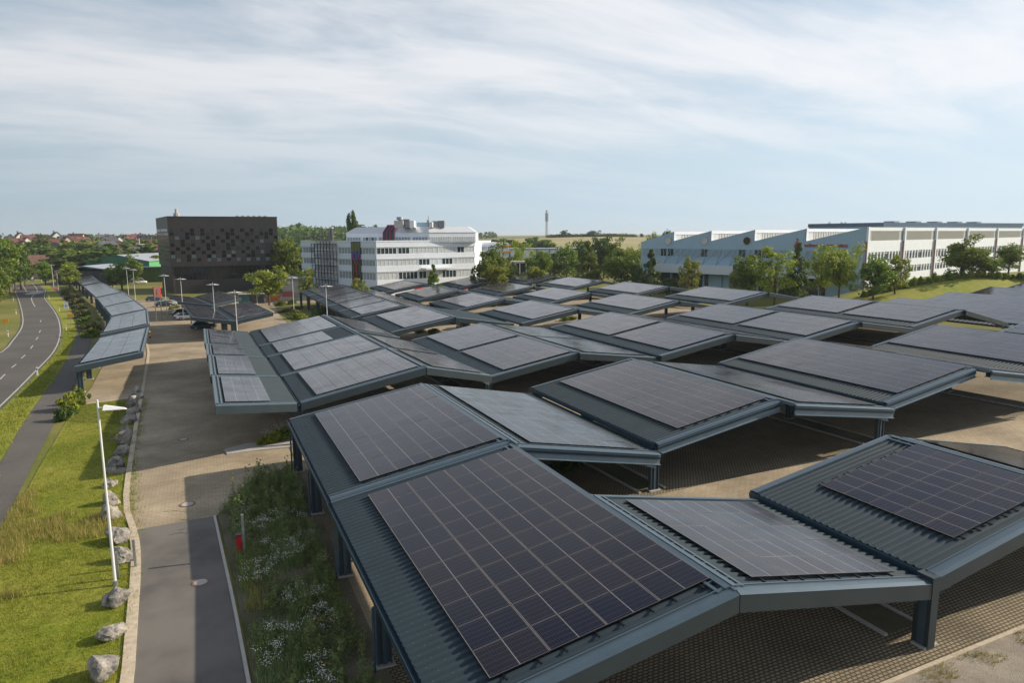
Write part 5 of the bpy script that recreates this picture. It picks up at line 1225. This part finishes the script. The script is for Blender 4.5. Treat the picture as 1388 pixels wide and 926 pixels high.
for i, (px, py, w_, h_, k_) in enumerate([(400, 432, 5, 2.0, 'green'), (410, 438, 4, 2.2, 'bright'), (424, 437, 5, 1.6, 'green'), (436, 432, 5, 2.4, 'dark'), (446, 441, 4, 2, 'green'), (388, 424, 5, 1.2, 'brown'), (380, 415, 4, 1.4, 'green'), (402, 420, 4, 1.0, 'brown'), (397, 413, 3, 1.6, 'dark')]):
    shr(px, py, w_, h_, k_, f'{ORD[i]} of the bushes on the green patch behind the wide left carport', 'bushes on the green patch')
p_ = hits([(372, 414), (400, 447)]); ribbon('green_patch', [hit(372, 411), hit(376, 424), hit(398, 447)], [hit(432, 411), hit(452, 424), hit(470, 447)], 'ground', .06, 12, 6)
for i, (px, py, k_) in enumerate([(570, 452, 'green'), (588, 452, 'bright'), (765, 435, 'green'), (775, 434, 'bright'), (885, 436, 'green'), (1085, 466, 'brown'), (240, 418, 'bright'), (232, 420, 'bright'), (1210, 440, 'brown'), (770, 640, 'dark')]):
    p = hit(px, py); bush((p.x, p.y, g(p.x, p.y)+.05), 2.6, .9, k_, f'low planting clump {["left of centre under the glossy slope", "beside the first centre clump", "in the gap left of the central carport", "beside a post in the central gap", "on the pale lane right of centre", "in the shade right of centre", "yellowish by the parked dark cars", "left of the yellowish one by the cars", "in the sunny gap at the right", "in deep shade behind the front column"][i]}', 'low planting clumps between the carports')

# ------------------------------------------------------------------ grass and wild flowers (stuff)
def blades(name, pts, h, mt, seed, wd=.012, spread=.12, per=4):
    r = np.random.RandomState(seed); n = len(pts)*per
    P_ = np.repeat(np.asarray(pts), per, 0)+np.c_[r.normal(scale=spread, size=(n, 2)), np.zeros(n)]
    hh_ = np.repeat(np.asarray(h), per)*r.uniform(.6, 1.25, n); a = r.uniform(0, 6.28, n); dx, dy = np.cos(a), np.sin(a); w_ = wd*r.uniform(.7, 1.4, n)
    b = r.uniform(0, 6.28, n); ln = hh_*r.uniform(.1, .5, n); Lx_, Ly_ = np.cos(b)*ln, np.sin(b)*ln
    V = np.stack([P_+np.c_[-dx*w_, -dy*w_, 0*w_-.02], P_+np.c_[dx*w_, dy*w_, 0*w_-.02], P_+np.c_[Lx_+dx*w_*.3, Ly_+dy*w_*.3, hh_]], 1).reshape(-1, 3)
    return stuff(link(name, npmesh(name, V, np.arange(len(V)).reshape(-1, 3), [mt])))
r = np.random.RandomState(31)
def scatter(n, f, x0, x1, y0, y1):
    o = []
    for _ in range(n):
        x, y = r.uniform(x0, x1), y0+(y1-y0)*r.uniform(0, 1)**1.15
        if f(x, y): o.append((x, y, g(x, y)+.03))
    return o
from mathutils import noise as mno
left_edge = lambda y: -9.9 if y < 38 else -9.9-(y-38)*.03
right_edge = lambda y: -3.5 if y < 33 else -3.5-(y-33)*.075 if y < 52 else -5.2
def dense(x, y, s=.35, o=0): return mno.noise(Vector((x*s, y*s, o)))
inlawn = lambda x, y: left_edge(y) < x < right_edge(y)
pts = scatter(42000, lambda x, y: left_edge(y) < x < right_edge(y) and y < 73 or False, -11.5, -3.4, 16, 73)
blades('lawn_grass', pts, [.07+.05*max(0, dense(x, y)+.3) for x, y, z in pts], 'grassblade', 1, .012, .10, 4)
pts = scatter(9000, lambda x, y: inlawn(x, y) and dense(x, y, .45, 5)+max(0, 1-abs(y-39)/6)*1.0-.35+(-.06)*(x+9) > .15, -10.5, -4.6, 30, 58)
blades('tall_dry_grass', pts, [.35+.15*r.rand() for _ in pts], 'grassdry', 2, .010, .12, 4)
rA, pA = resample(rR, 300), resample(pL, 300); pts = []
for _ in range(16000):
    k = r.randint(0, 299); a, b = rA[k], min(pA, key=lambda q: abs(q.y-rA[k].y)); f = r.uniform(.06, .96)
    if not 40 < a.y < 150: continue
    x, y = a.x+(b.x-a.x)*f+r.normal()*.1, a.y+r.normal()*.35; pts.append((x, y, g(x, y)+.02))
blades('verge_grass', pts, [.10+.10*max(0, dense(x, y, .3)+.4) for x, y, z in pts], 'grassblade', 8, .03, .25, 4)
pts = scatter(1600, lambda x, y: (abs(x-right_edge(y)) < .35), -5.6, -3.2, 16, 62)
blades('edge_grass', pts, [.16]*len(pts), 'grassblade', 3, .014, .12, 5)
# flower bed: leafy weeds with white umbels and daisies
bedL = lambda y: .95-.02*(y-13.6) if y < 38.3 else .0+(y-38.3)*.42
inbed = lambda x, y: bedL(y)+.15 < x < 4.35
clump = [(x, y, z) for x, y, z in scatter(3000, lambda x, y: inbed(x, y) and (dense(x, y, .6, 2) > -.1 or y > 36), 0, 4.4, 13.8, 43.3)]
cs, rd = [], []
for x, y, z in clump:
    hh_ = r.uniform(.12, .55)*(1+.9*max(0, (y-33)/10)); k_ = max(1, int(hh_/.12))
    for j in range(k_): cs.append((x+r.normal()*.06, y+r.normal()*.06, z+hh_*(j+.7)/k_)); rd.append(.15+.03*r.rand())
V, Fq = leaf_cloud(r, cs, rd, 11, .034, 1.); V[:, 2] = np.maximum(V[:, 2], .0-.9); stuff(link('wild_plants', npmesh('wild_plants', V, Fq, ['weed'])))
pts = scatter(9000, lambda x, y: inbed(x, y) and dense(x, y, .4, 7) > -.15, 0, 4.4, 13.8, 43.3); blades('bed_grass', pts, [.22+.32*r.rand() for _ in pts], 'weed', 4, .012, .1, 4)
tallw = scatter(240, lambda x, y: inbed(x, y) and (y > 35 or x > 2.6 or dense(x, y, .7, 4) > .25), 0, 4.3, 14, 43.2)
cs, rd = [], []
for x, y, z in tallw:
    hh_ = r.uniform(.5, 1.25)*(1.5 if y > 36 else 1.0); k_ = int(hh_/.11)
    for j in range(k_): cs.append((x+r.normal()*.05, y+r.normal()*.05, z+hh_*(j+.5)/k_)); rd.append(.16*(1.15-.8*j/k_))
V, Fq = leaf_cloud(r, cs, rd, 13, .030, 1.); stuff(link('tall_weeds', npmesh('tall_weeds', V, Fq, ['weed'])))
pts = scatter(500, lambda x, y: inbed(x, y) and x < 1.6, 0, 2, 27, 33); blades('reddish_grass', pts, [.45]*len(pts), 'grassdry', 5, .010, .1, 4)
def flowers(name, cent, n_per, sp, size, mt, zoff=(.25, .5)):
    P_ = []
    for x, y, z in cent:
        h0 = r.uniform(*zoff)
        for _ in range(n_per): P_.append((x+r.normal()*sp, y+r.normal()*sp, z+h0+r.normal()*.05))
    P_ = np.array(P_); n = len(P_); a = r.uniform(0, 6.28, n); c_, s_ = np.cos(a)*size, np.sin(a)*size; t1 = r.normal(scale=size*.4, size=n)
    V = np.stack([P_+np.c_[c_, s_, t1], P_+np.c_[-s_, c_, 0*a], P_+np.c_[-c_, -s_, -t1], P_+np.c_[s_, -c_, 0*a]], 1).reshape(-1, 3)
    return stuff(link(name, npmesh(name, V, np.arange(len(V)).reshape(-1, 4), [mt])))
fc = scatter(620, lambda x, y: inbed(x, y) and dense(x, y, .55, 9) > .12, 0, 4.2, 14, 41)
flowers('white_flowers', fc, 24, .12, .019, 'petal', (.3, .65))
fc = scatter(26, lambda x, y: inbed(x, y) and x > 2.5, 2.5, 4.2, 17, 30); flowers('yellow_flowers', fc, 10, .08, .018, 'petal_y')
fc = [tuple(hit(px, py))[:2]+(0,) for px, py in ((366, 598), (376, 594), (384, 592))]; flowers('island_daisies', [(x, y, g(x, y)) for x, y, z in fc], 60, .4, .04, 'petal', (.7, .95))
# grass on the bank and behind the front-right bay
pts = scatter(2500, lambda x, y: True, 8, 60, 12.6, 13.4); blades('gravel_edge_weeds', [p for p in pts if dense(p[0], p[1], .8, 3) > .18], [.12]*len([p for p in pts if dense(p[0], p[1], .8, 3) > .18]), 'grassdry', 6, .012, .1, 5)
# rough grass of the bank behind the right-hand bays
pts = []
for _ in range(9000):
    x = r.uniform(70, 125); y = r.uniform(77.5, 84)
    pts.append((x, y, g(x, y)+.02))
blades('bank_rough_grass', pts, [.5+.4*r.rand() for _ in pts], 'grassdry', 7, .05, .3, 4)

# ------------------------------------------------------------------ boulders
def boulder(px, py, wpx, i, label):
    p = hit(px, py, .0); d = p.dot(FH); wd = wpx*1.17*d/F_PX
    import bmesh
    bm = bmesh.new(); bmesh.ops.create_icosphere(bm, subdivisions=3, radius=1)
    rs_ = random.Random(i*7+1); off = Vector((i*3.1, i*1.7, 0)); cuts = [(Vector((rs_.gauss(0, 1), rs_.gauss(0, 1), rs_.gauss(0, .8))).normalized(), rs_.uniform(.45, .85)) for _ in range(13)]
    for v in bm.verts:
        c = v.co.normalized(); rr_ = 1.0
        for n_, k_ in cuts:
            dd = c.dot(n_)
            if dd > 0: rr_ = min(rr_, k_/dd)
        rr_ *= 1+.22*mno.noise(c*1.8+off)+.12*mno.noise(c*4.5+off)+.05*mno.noise(c*11+off); v.co = c*rr_
    me = bpy.data.meshes.new('boulder'); bm.to_mesh(me); bm.free(); me.materials.append(MT['rock'])
    o = link('boulder', me); k_ = wd/2/.82; o.scale = (k_, k_*rs_.uniform(.75, .95), k_*rs_.uniform(.7, .98)); o.rotation_euler = (rs_.uniform(-.25, .25), rs_.uniform(-.25, .25), rs_.uniform(0, 6.28)); o.location = (p.x, p.y, g(p.x, p.y)+k_*.35)
    tag(o, label, 'boulder', 'boulders lining the driveway')
RK = [(186, 533, 14), (184.5, 542, 15), (180, 553, 19), (181, 561, 15), (176.7, 573, 20), (170.7, 590, 18), (169, 603, 24), (164.6, 618, 19), (160.3, 634, 23), (152.5, 641, 15), (163, 642, 13), (148, 661, 18), (151, 684, 25), (151.3, 704, 25), (158, 734, 34), (166.8, 762, 29), (157, 820, 33), (153, 866, 31), (139, 917, 48)]
for i, (px, py, wp) in enumerate(RK):
    ex_ = ['the farthest boulder of the row, at the paving', 'small pale boulder, second from the far end', 'flat boulder with a big shadow, third from the far end', 'small grey boulder, fourth from the far end', 'wide light boulder, fifth from the far end', 'pointed boulder, sixth from the far end', 'wide dark boulder, seventh from the far end', 'square pale boulder, eighth from the far end', 'pale broken boulder, ninth from the far end', 'low stone touching a smaller one, in the row middle', 'smaller of the two touching stones in the row', 'flat boulder beside the lamp post, behind the tall grass', 'tall boulder right behind the white lamp post', 'blocky boulder close to the lamp post', 'big pale boulder at the kerb bend', 'boulder between the two steel posts', 'brown boulder in front of the lamp post base', 'second boulder from the front, mossy grey', 'largest and nearest boulder at the bottom of the row'][i]
    boulder(px, py, wp, i, ex_)

# ------------------------------------------------------------------ lamps, posts, signs
def lamp(px, ytop, d=None, h=8., label='', arms=2, basepx=None, arm_ang=90):
    if basepx: p = hit(*basepx)
    else:
        p = P3(px, ytop, d)
    z0_ = g(p.x, p.y); H_ = h if basepx else p.z-z0_
    t = thing('street_lamp', (p.x, p.y, z0_), label, 'lamp', 'white lamp posts')
    mb = MB(); mb.cyl((0, 0, -.1), (0, 0, H_*.45), .062, .055, 12); mb.cyl((0, 0, H_*.45), (0, 0, H_), .048, .038, 12); mb.build('pole', 'polewhite', t, False)
    mb = MB(); mb.cyl((0, 0, 0), (0, 0, .25), .11, .1, 12); mb.build('base_sleeve', 'galv', t)
    for s_ in ((1, -1) if arms == 2 else (1,)):
        dx, dy = math.cos(rad(arm_ang))*s_, math.sin(rad(arm_ang))*s_
        mb = MB(); mb.cyl((0, 0, H_-.35), (dx*.45, dy*.45, H_-.32), .035, .03, 8); a_ = mb.build('arm', 'polewhite', t)
        e = Vector((dx, dy, 0)); n_ = Vector((-dy, dx, 0)); mb = MB(); o_ = Vector((0, 0, H_-.3))
        mb.add([o_+e*.25-n_*.08+Vector((0, 0, .06)), o_+e*.25+n_*.08+Vector((0, 0, .06)), o_+e*1.0+n_*.04-Vector((0, 0, .06)), o_+e*1.0-n_*.04-Vector((0, 0, .06)), o_+e*.28-n_*.25+Vector((0, 0, -.10)), o_+e*.28+n_*.25+Vector((0, 0, -.10)), o_+e*1.1+n_*.05+Vector((0, 0, -.12)), o_+e*1.1-n_*.05+Vector((0, 0, -.12))],
               [(0, 1, 2, 3), (7, 6, 5, 4), (0, 4, 5, 1), (1, 5, 6, 2), (2, 6, 7, 3), (3, 7, 4, 0)]); mb.build('lamp_head', 'white', t)
    return t
lamp(0, 0, None, 8.05, 'tall white lamp post with one arm beside the boulders', 1, (156.6, 795), -18)
for px, yt, d, lb in [(222, 371.5, 150, 'white twin-arm lamp at the left corner of the black building'), (244.5, 376, 139, 'white twin-arm lamp before the black building, left of the rear butterfly carport'), (288, 383, 121, 'white twin-arm lamp rising from the valley of the nearer butterfly carport'), (318, 393, 102, 'nearest white twin-arm lamp, with a box on top'),
                      (396, 374, 138, 'white twin-arm lamp beside the green patch'), (441.5, 385, 112, 'white twin-arm lamp between the green patch and the long left carport'), (171, 362, 185, 'left of two twin-arm lamps by the white vans'), (180, 364, 190, 'right of two twin-arm lamps by the white vans'), (347, 383, 170, 'thin lamp beside the teal container')]:
    lamp(px, yt, d, label=lb, arm_ang=-20)
def post(name, p, h, r_, mt, label, cat, sq=False):
    t = thing(name, (p.x, p.y, g(p.x, p.y)), label, cat); mb = MB()
    if sq: mb.box((-r_, -r_, -.1), (r_, r_, h))
    else: mb.cyl((0, 0, -.1), (0, 0, h), r_, r_, 10)
    mb.build('shaft', mt, t); mb = MB(); mb.box((-r_*1.6, -r_*1.6, 0), (r_*1.6, r_*1.6, .03)); mb.build('foot_plate', 'galv', t); return t
post('steel_post', hit(184, 771), 1.35, .05, 'galv', 'galvanised square post right of a boulder at the kerb', 'post', True)
post('steel_post', hit(160.5, 786), 1.25, .05, 'galv', 'galvanised square post directly beside the lamp post base', 'post', True)
p = hit(332, 757); t = post('barrier_post', p, 2.1, .055, 'galv', 'pale blue-grey post in front of the red box by the flower bed', 'post', True)
p = hit(325.5, 755) ; t = thing('red_box', (p.x, p.y+.25, g(p.x, p.y)), 'red barrier cabinet at the edge of the flower bed', 'cabinet'); mb = MB(); mb.box((-.12, -.11, 0), (.12, .12, .95)); mb.build('housing', 'red', t); mb = MB(); mb.box((-.13, -.12, .95), (.13, .13, .99)); mb.build('lid', 'fascia', t)
def disc(px, py, r_, label):
    p = hit(px, py, .05); z_ = max(g(p.x, p.y)+.055, p.z); t = thing('manhole_cover', (p.x, p.y, g(p.x, p.y)+.045), label, 'manhole cover'); mb = MB(); mb.cyl((0, 0, 0), (0, 0, .02), r_, r_, 24); mb.build('ring', 'rust', t); mb = MB(); mb.cyl((0, 0, .02), (0, 0, .026), r_*.72, r_*.72, 24); mb.build('lid', 'concrete', t)
disc(254, 684, .42, 'round manhole cover on the paving just before the asphalt'); disc(272, 790, .36, 'round manhole cover on the asphalt driveway'); disc(249, 596, .36, 'round manhole cover in the carport shade on the driveway')
mb = MB(); p = hit(146, 597); mb.box((-.6, -.25, 0), (.6, .25, .05)); o = mb.build('inspection_cover', 'rust'); o.location = (p.x, p.y, g(p.x, p.y)+.01); tag(o, 'flat rusty cover in the lawn left of the boulders', 'cover')
k_ = 0
DP = [(12, 380.5, 'left'), (15, 395.5, 'left'), (18.3, 408, 'left'), (22, 426, 'left'), (11.4, 456.5, 'left'), (66.7, 405.5, 'right'), (80.7, 422, 'right'), (90, 448.5, 'right'), (51, 510, 'right')]
for i, (px, py, sd) in enumerate(DP):
    p = hit(px, py); lb = f'white marker post, {ordn(i if sd == "left" else i-5)} from the far end on the {sd} side of the road'
    t = thing('marker_post', (p.x, p.y, g(p.x, p.y)), lb, 'post', 'white marker posts along the road'); mb = MB(); mb.box((-.07, -.05, 0), (.07, .05, 1.05)); mb.build('shaft', 'white', t); mb = MB(); mb.box((-.075, -.055, .72), (.075, .055, .88)); mb.build('black_band', 'rubber', t)
def sign(px, py, wpx, hpx, pyc, mt, label, ang=20, marks=None):
    p = hit(px, py); d = p.dot(FH); z0_ = g(p.x, p.y); zc = P3(px, pyc, d).z-z0_; w_, h_ = wpx*d/F_PX, hpx*d/F_PX
    t = thing('road_sign', (p.x, p.y, z0_), label, 'sign', None, rad(-ang)); mb = MB(); mb.cyl((0, .03, -.1), (0, .03, zc+h_/2), .04, .04, 8); mb.build('post', 'galv', t)
    mb = MB(); mb.box((-w_/2, -.03, zc-h_/2), (w_/2, 0, zc+h_/2)); mb.build('sign_board', mt, t)
    if marks:
        mb = MB()
        for a, b, c, e in marks: mb.box((a*w_, -.04, zc+b*h_), (c*w_, -.031, zc+e*h_))
        mb.build('sign_mark', 'rubber', t)
    return t
sign(8.8, 451, 8.4, 4.6, 435, 'yellow', 'yellow rectangular sign left of the road'); sign(96.8, 443.5, 8, 4.6, 428, 'yellow', 'orange-yellow sign right of the road below the white one'); sign(90.8, 427, 6, 9.2, 414, 'signwhite', 'upright white traffic sign between road and footpath', marks=[(-.12, -.2, .12, .05)])
p = hit(83.5, 479); t = thing('road_sign', (p.x, p.y, g(p.x, p.y)), 'small cross-armed sign seen edge-on at the road edge', 'sign', None, rad(70)); mb = MB(); mb.cyl((0, 0, -.1), (0, 0, 2.3), .035, .035, 8); mb.build('post', 'galv', t); mb = MB(); mb.box((-.55, -.02, 2.2), (.55, .02, 2.35)); mb.box((-.02, -.45, 2.2), (.02, .45, 2.35)); mb.build('sign_arm', 'rail', t)
p = P3(213, 403, 138); t = thing('advert_board', (p.x, p.y, g(p.x, p.y)), 'red-edged upright board beside the parked dark cars', 'sign', None, rad(62)); H_ = P3(213, 388, 138).z-t.location.z
mb = MB(); mb.box((-1.1, -.08, H_-2.2), (1.0, .08, H_)); mb.build('board', 'tile_red', t); mb = MB(); mb.box((1.0, -.1, H_-2.3), (1.25, .1, H_)); mb.build('edge_panel', 'red', t)
for x in (-.9, 1.05): mb = MB(); mb.box((x-.06, -.06, 0), (x+.06, .06, H_-2.2)); mb.build('leg', 'rail', t)
for i, (px, py, lb) in enumerate([(203.5, 461, 'yellow and black striped bollard under the second footpath carport'), (259.5, 441, 'yellow and black striped bollard under the nearer butterfly carport')]):
    p = hit(px, py); t = thing('striped_bollard', (p.x, p.y, g(p.x, p.y)), lb, 'bollard')
    for k in range(6): mb = MB(); mb.cyl((0, 0, k*.3), (0, 0, k*.3+.3), .1, .1, 10); mb.build('stripe', 'yellow' if k % 2 == 0 else 'rubber', t)
for i, (px, yt, d) in enumerate([(53.5, 359, 270), (58.5, 362, 262), (69.5, 358, 250), (76.5, 367, 236), (152, 362, 240)]):
    p = P3(px, yt, d); z_ = g(p.x, p.y); t = thing('utility_pole', (p.x, p.y, z_), f'{ordn(i)} from left of the grey poles by the end of the footpath', 'pole', 'grey poles at the junction'); mb = MB(); mb.cyl((0, 0, 0), (0, 0, p.z-z_), .14, .1, 8); mb.build('shaft', 'concrete', t); mb = MB(); mb.box((-.6, -.1, p.z-z_-.5), (.9, .1, p.z-z_-.2)); mb.build('crossarm', 'concrete', t)
# skips and bright stuff by the construction site
def skip(px, py, mt, lb, s=1.): 
    p = hit(px, py); t = thing('skip_container', (p.x, p.y, g(p.x, p.y)), lb, 'skip', None, rad(-12)); mb = MB(); a = [(-1.5, -1), (1.5, -1), (1.5, 1), (-1.5, 1)]
    mb.add([(x*s, y*s, 0) for x, y in a]+[(x*1.2*s, y*1.1*s, 1.6*s) for x, y in a]+[(x*1.1*s, y*.95*s, 1.6*s) for x, y in a]+[(x*.95*s, y*.85*s, .3) for x, y in a], [(0, 1, 5, 4), (1, 2, 6, 5), (2, 3, 7, 6), (3, 0, 4, 7), (4, 5, 9, 8), (5, 6, 10, 9), (6, 7, 11, 10), (7, 4, 8, 11), (8, 9, 13, 12), (9, 10, 14, 13), (10, 11, 15, 14), (11, 8, 12, 15), (12, 13, 14, 15), (3, 2, 1, 0)]); mb.build('tub', mt, t)
    for x in (-1, 0, 1): mb = MB(); mb.beam((x*s, -1.02*s, 0), (x*1.15*s, -1.12*s, 1.55*s), .08, .08); mb.build('rib', mt, t)
skip(370, 408, 'orange', 'orange skip at the foot of the bright round tree'); skip(331, 407, 'orange', 'orange-topped skip right of the lamp, before the teal container', .8); skip(355, 404, 'blue', 'small blue skip between the container and the orange one', .7); skip(390, 402, 'redpave', 'dark red skip behind the lamp on the green patch', .9)
# site fence before the black building
p0, p1 = xy(P3(233, 399, 178)), xy(P3(352, 396, 182)); t = thing('mesh_fence', xy(p0, g(p0.x, p0.y)), 'long thin site fence at the foot of the black building', 'fence'); n = 18; mb = MB()
for i in range(n): q = p0.lerp(p1, i/(n-1)); mb = MB(); q.z = g(q.x, q.y); mb.cyl(q, q+Vector((0, 0, 2)), .04, .04, 6); B(mb, 'post', 'galv', t, t.location)
mb = MB()
for z_ in np.arange(.1, 2.01, .24):
    for i in range(n-1): a, b = p0.lerp(p1, i/(n-1)), p0.lerp(p1, (i+1)/(n-1)); mb.beam(xy(a, g(a.x, a.y)+z_), xy(b, g(b.x, b.y)+z_), .02, .02)
B(mb, 'mesh_panel', 'galv', t, t.location)

# ------------------------------------------------------------------ cars
def car_meshes(mt, van=False):
    st = [(-2.15, .45, .72, .66), (-2.08, .30, .92, .80), (-1.6, .22, .98, .88), (-.8, .20, .97, .90), (.4, .20, .95, .90), (1.1, .22, .92, .89), (1.75, .26, .84, .84), (2.08, .34, .70, .72), (2.15, .42, .58, .60)]
    if van: st = [(x, a, b+.12, c+.04) for x, a, b, c in st]
    mb = MB(); n = 10; V = []
    for x, zl, zh, hw in st:
        for y, z in ((-hw*.9, zl), (-hw, zl+.12), (-hw*1.0, (zl+zh)/2), (-hw*.96, zh-.08), (-hw*.82, zh), (hw*.82, zh), (hw*.96, zh-.08), (hw, (zl+zh)/2), (hw, zl+.12), (hw*.9, zl)): V.append((x, y, z))
    fs = [(i*n+j, i*n+(j+1) % n, (i+1)*n+(j+1) % n, (i+1)*n+j) for i in range(len(st)-1) for j in range(n)]+[tuple(range(n)), tuple(range(len(V)-1, len(V)-n-1, -1))]
    mb.add(V, fs); body = mb.build('body', mt, None, True).data
    r_ = 1.95 if van else 1.44; x0, x1, x2, x3 = (-2.1, -2.0, .6, 1.35) if van else (-1.95, -1.3, .05, 1.0)
    mb = MB(); b = .93+(.1 if van else 0)
    mb.add([(x0, -.80, b), (x3, -.80, b), (x2, -.64, r_-.05), (x1, -.64, r_-.05), (x0, .80, b), (x3, .80, b), (x2, .64, r_-.05), (x1, .64, r_-.05)], [(0, 1, 2, 3), (7, 6, 5, 4), (1, 5, 6, 2), (4, 0, 3, 7), (3, 2, 6, 7)]); gl = mb.build('windows', 'carglass').data
    mb = MB(); mb.add([(x1-.05, -.66, r_-.06), (x2+.05, -.66, r_-.06), (x2-.1, -.52, r_), (x1+.1, -.52, r_), (x1-.05, .66, r_-.06), (x2+.05, .66, r_-.06), (x2-.1, .52, r_), (x1+.1, .52, r_)], [(0, 1, 2, 3), (7, 6, 5, 4), (1, 5, 6, 2), (4, 0, 3, 7), (3, 2, 6, 7)])
    for s_ in (-1, 1):
        for xa, xb in ((x0, x1), (-.35, -.35), (x3, x2)): mb.beam((xa, s_*.80, b), (xb, s_*.65, r_-.05), .07, .05)
    rf = mb.build('roof', mt).data
    mb = MB(); mb.cyl((0, -.11, 0), (0, .11, 0), .32, .32, 18); wh = mb.build('wheel', 'rubber').data
    mb = MB(); mb.cyl((0, -.115, 0), (0, .115, 0), .2, .2, 12); ri = mb.build('rim', 'car_silver').data
    mb = MB(); mb.box((-.04, -.16, -.06), (.04, .16, .06)); hl = mb.build('headlight', 'chrome').data; mb = MB(); mb.box((-.04, -.14, -.08), (.04, .14, .08)); tl = mb.build('tail_light', 'red').data
    for o in [o for o in col.objects if o.data in (body, gl, rf, wh, ri, hl, tl)]: bpy.data.objects.remove(o)
    return body, gl, rf, wh, ri, hl, tl
CM = {}
def car(p, mt, rz, label, van=False, s=1.):
    key = (mt, van); CM.setdefault(key, car_meshes(mt, van)); body, gl, rf, wh, ri, hl, tl = CM[key]
    t = thing('parked_van' if van else 'parked_car', (p.x, p.y, g(p.x, p.y)+.06), label, 'van' if van else 'car', None, rad(rz))
    for nm, me in (('body', body), ('windows', gl), ('roof', rf)): link(nm, me, t)
    for x in (-1.32, 1.32):
        for y in (-.79, .79): q = link('wheel', wh, t); q.location = (x, y, .32); k = link('rim', ri, q)
    for y in (-.6, .6): q = link('headlight', hl, t); q.location = (2.09, y, .66); q = link('tail_light', tl, t); q.location = (-2.1, y, .78)
    t.scale = (s, s, s); return t
c_ = hit(38, 379.5); q = car(c_, 'car_white', 245, 'silver-white car driving towards the camera at the road bend'); q.name = 'car'
car(hit(190, 385), 'car_white', 2, 'white van parked sideways, in front of the other white vehicles', True, 1.15); car(hit(186, 381.2), 'car_white', 5, 'white box van behind the front white van', True, 1.3); car(hit(178, 380.5), 'car_white', 20, 'partly hidden white van at the left of the group', True, 1.1)
car(hit(165.5, 385.6), 'car_black', 3, 'black car left of the white vans under the trees'); car(hit(209.5, 408.8), 'car_blue', 5, 'dark blue car beside the red-edged board'); car(hit(223, 416), 'car_black', 8, 'black car in front of the blue one'); car(hit(229.5, 414.5), 'car_silver', 10, 'silver car parked close to the black one')
car(hit(252, 433.2), 'car_white', 20, 'white hatchback in the shade left of the nearer butterfly carport'); car(hit(248, 428.5), 'car_teal', 15, 'teal car just behind the white hatchback'); car(hit(276, 446.5), 'car_teal', 4, 'dark green car under the nearer butterfly carport')
car(hit(205, 375), 'car_blue', 30, 'pale blue car under the thin canopy left of the black building', False); car(hit(628, 445.5), 'car_black', 80, 'dark car under the carport left of the image centre'); car(hit(833, 429), 'car_black', 85, 'dark car half hidden below the third row carport')
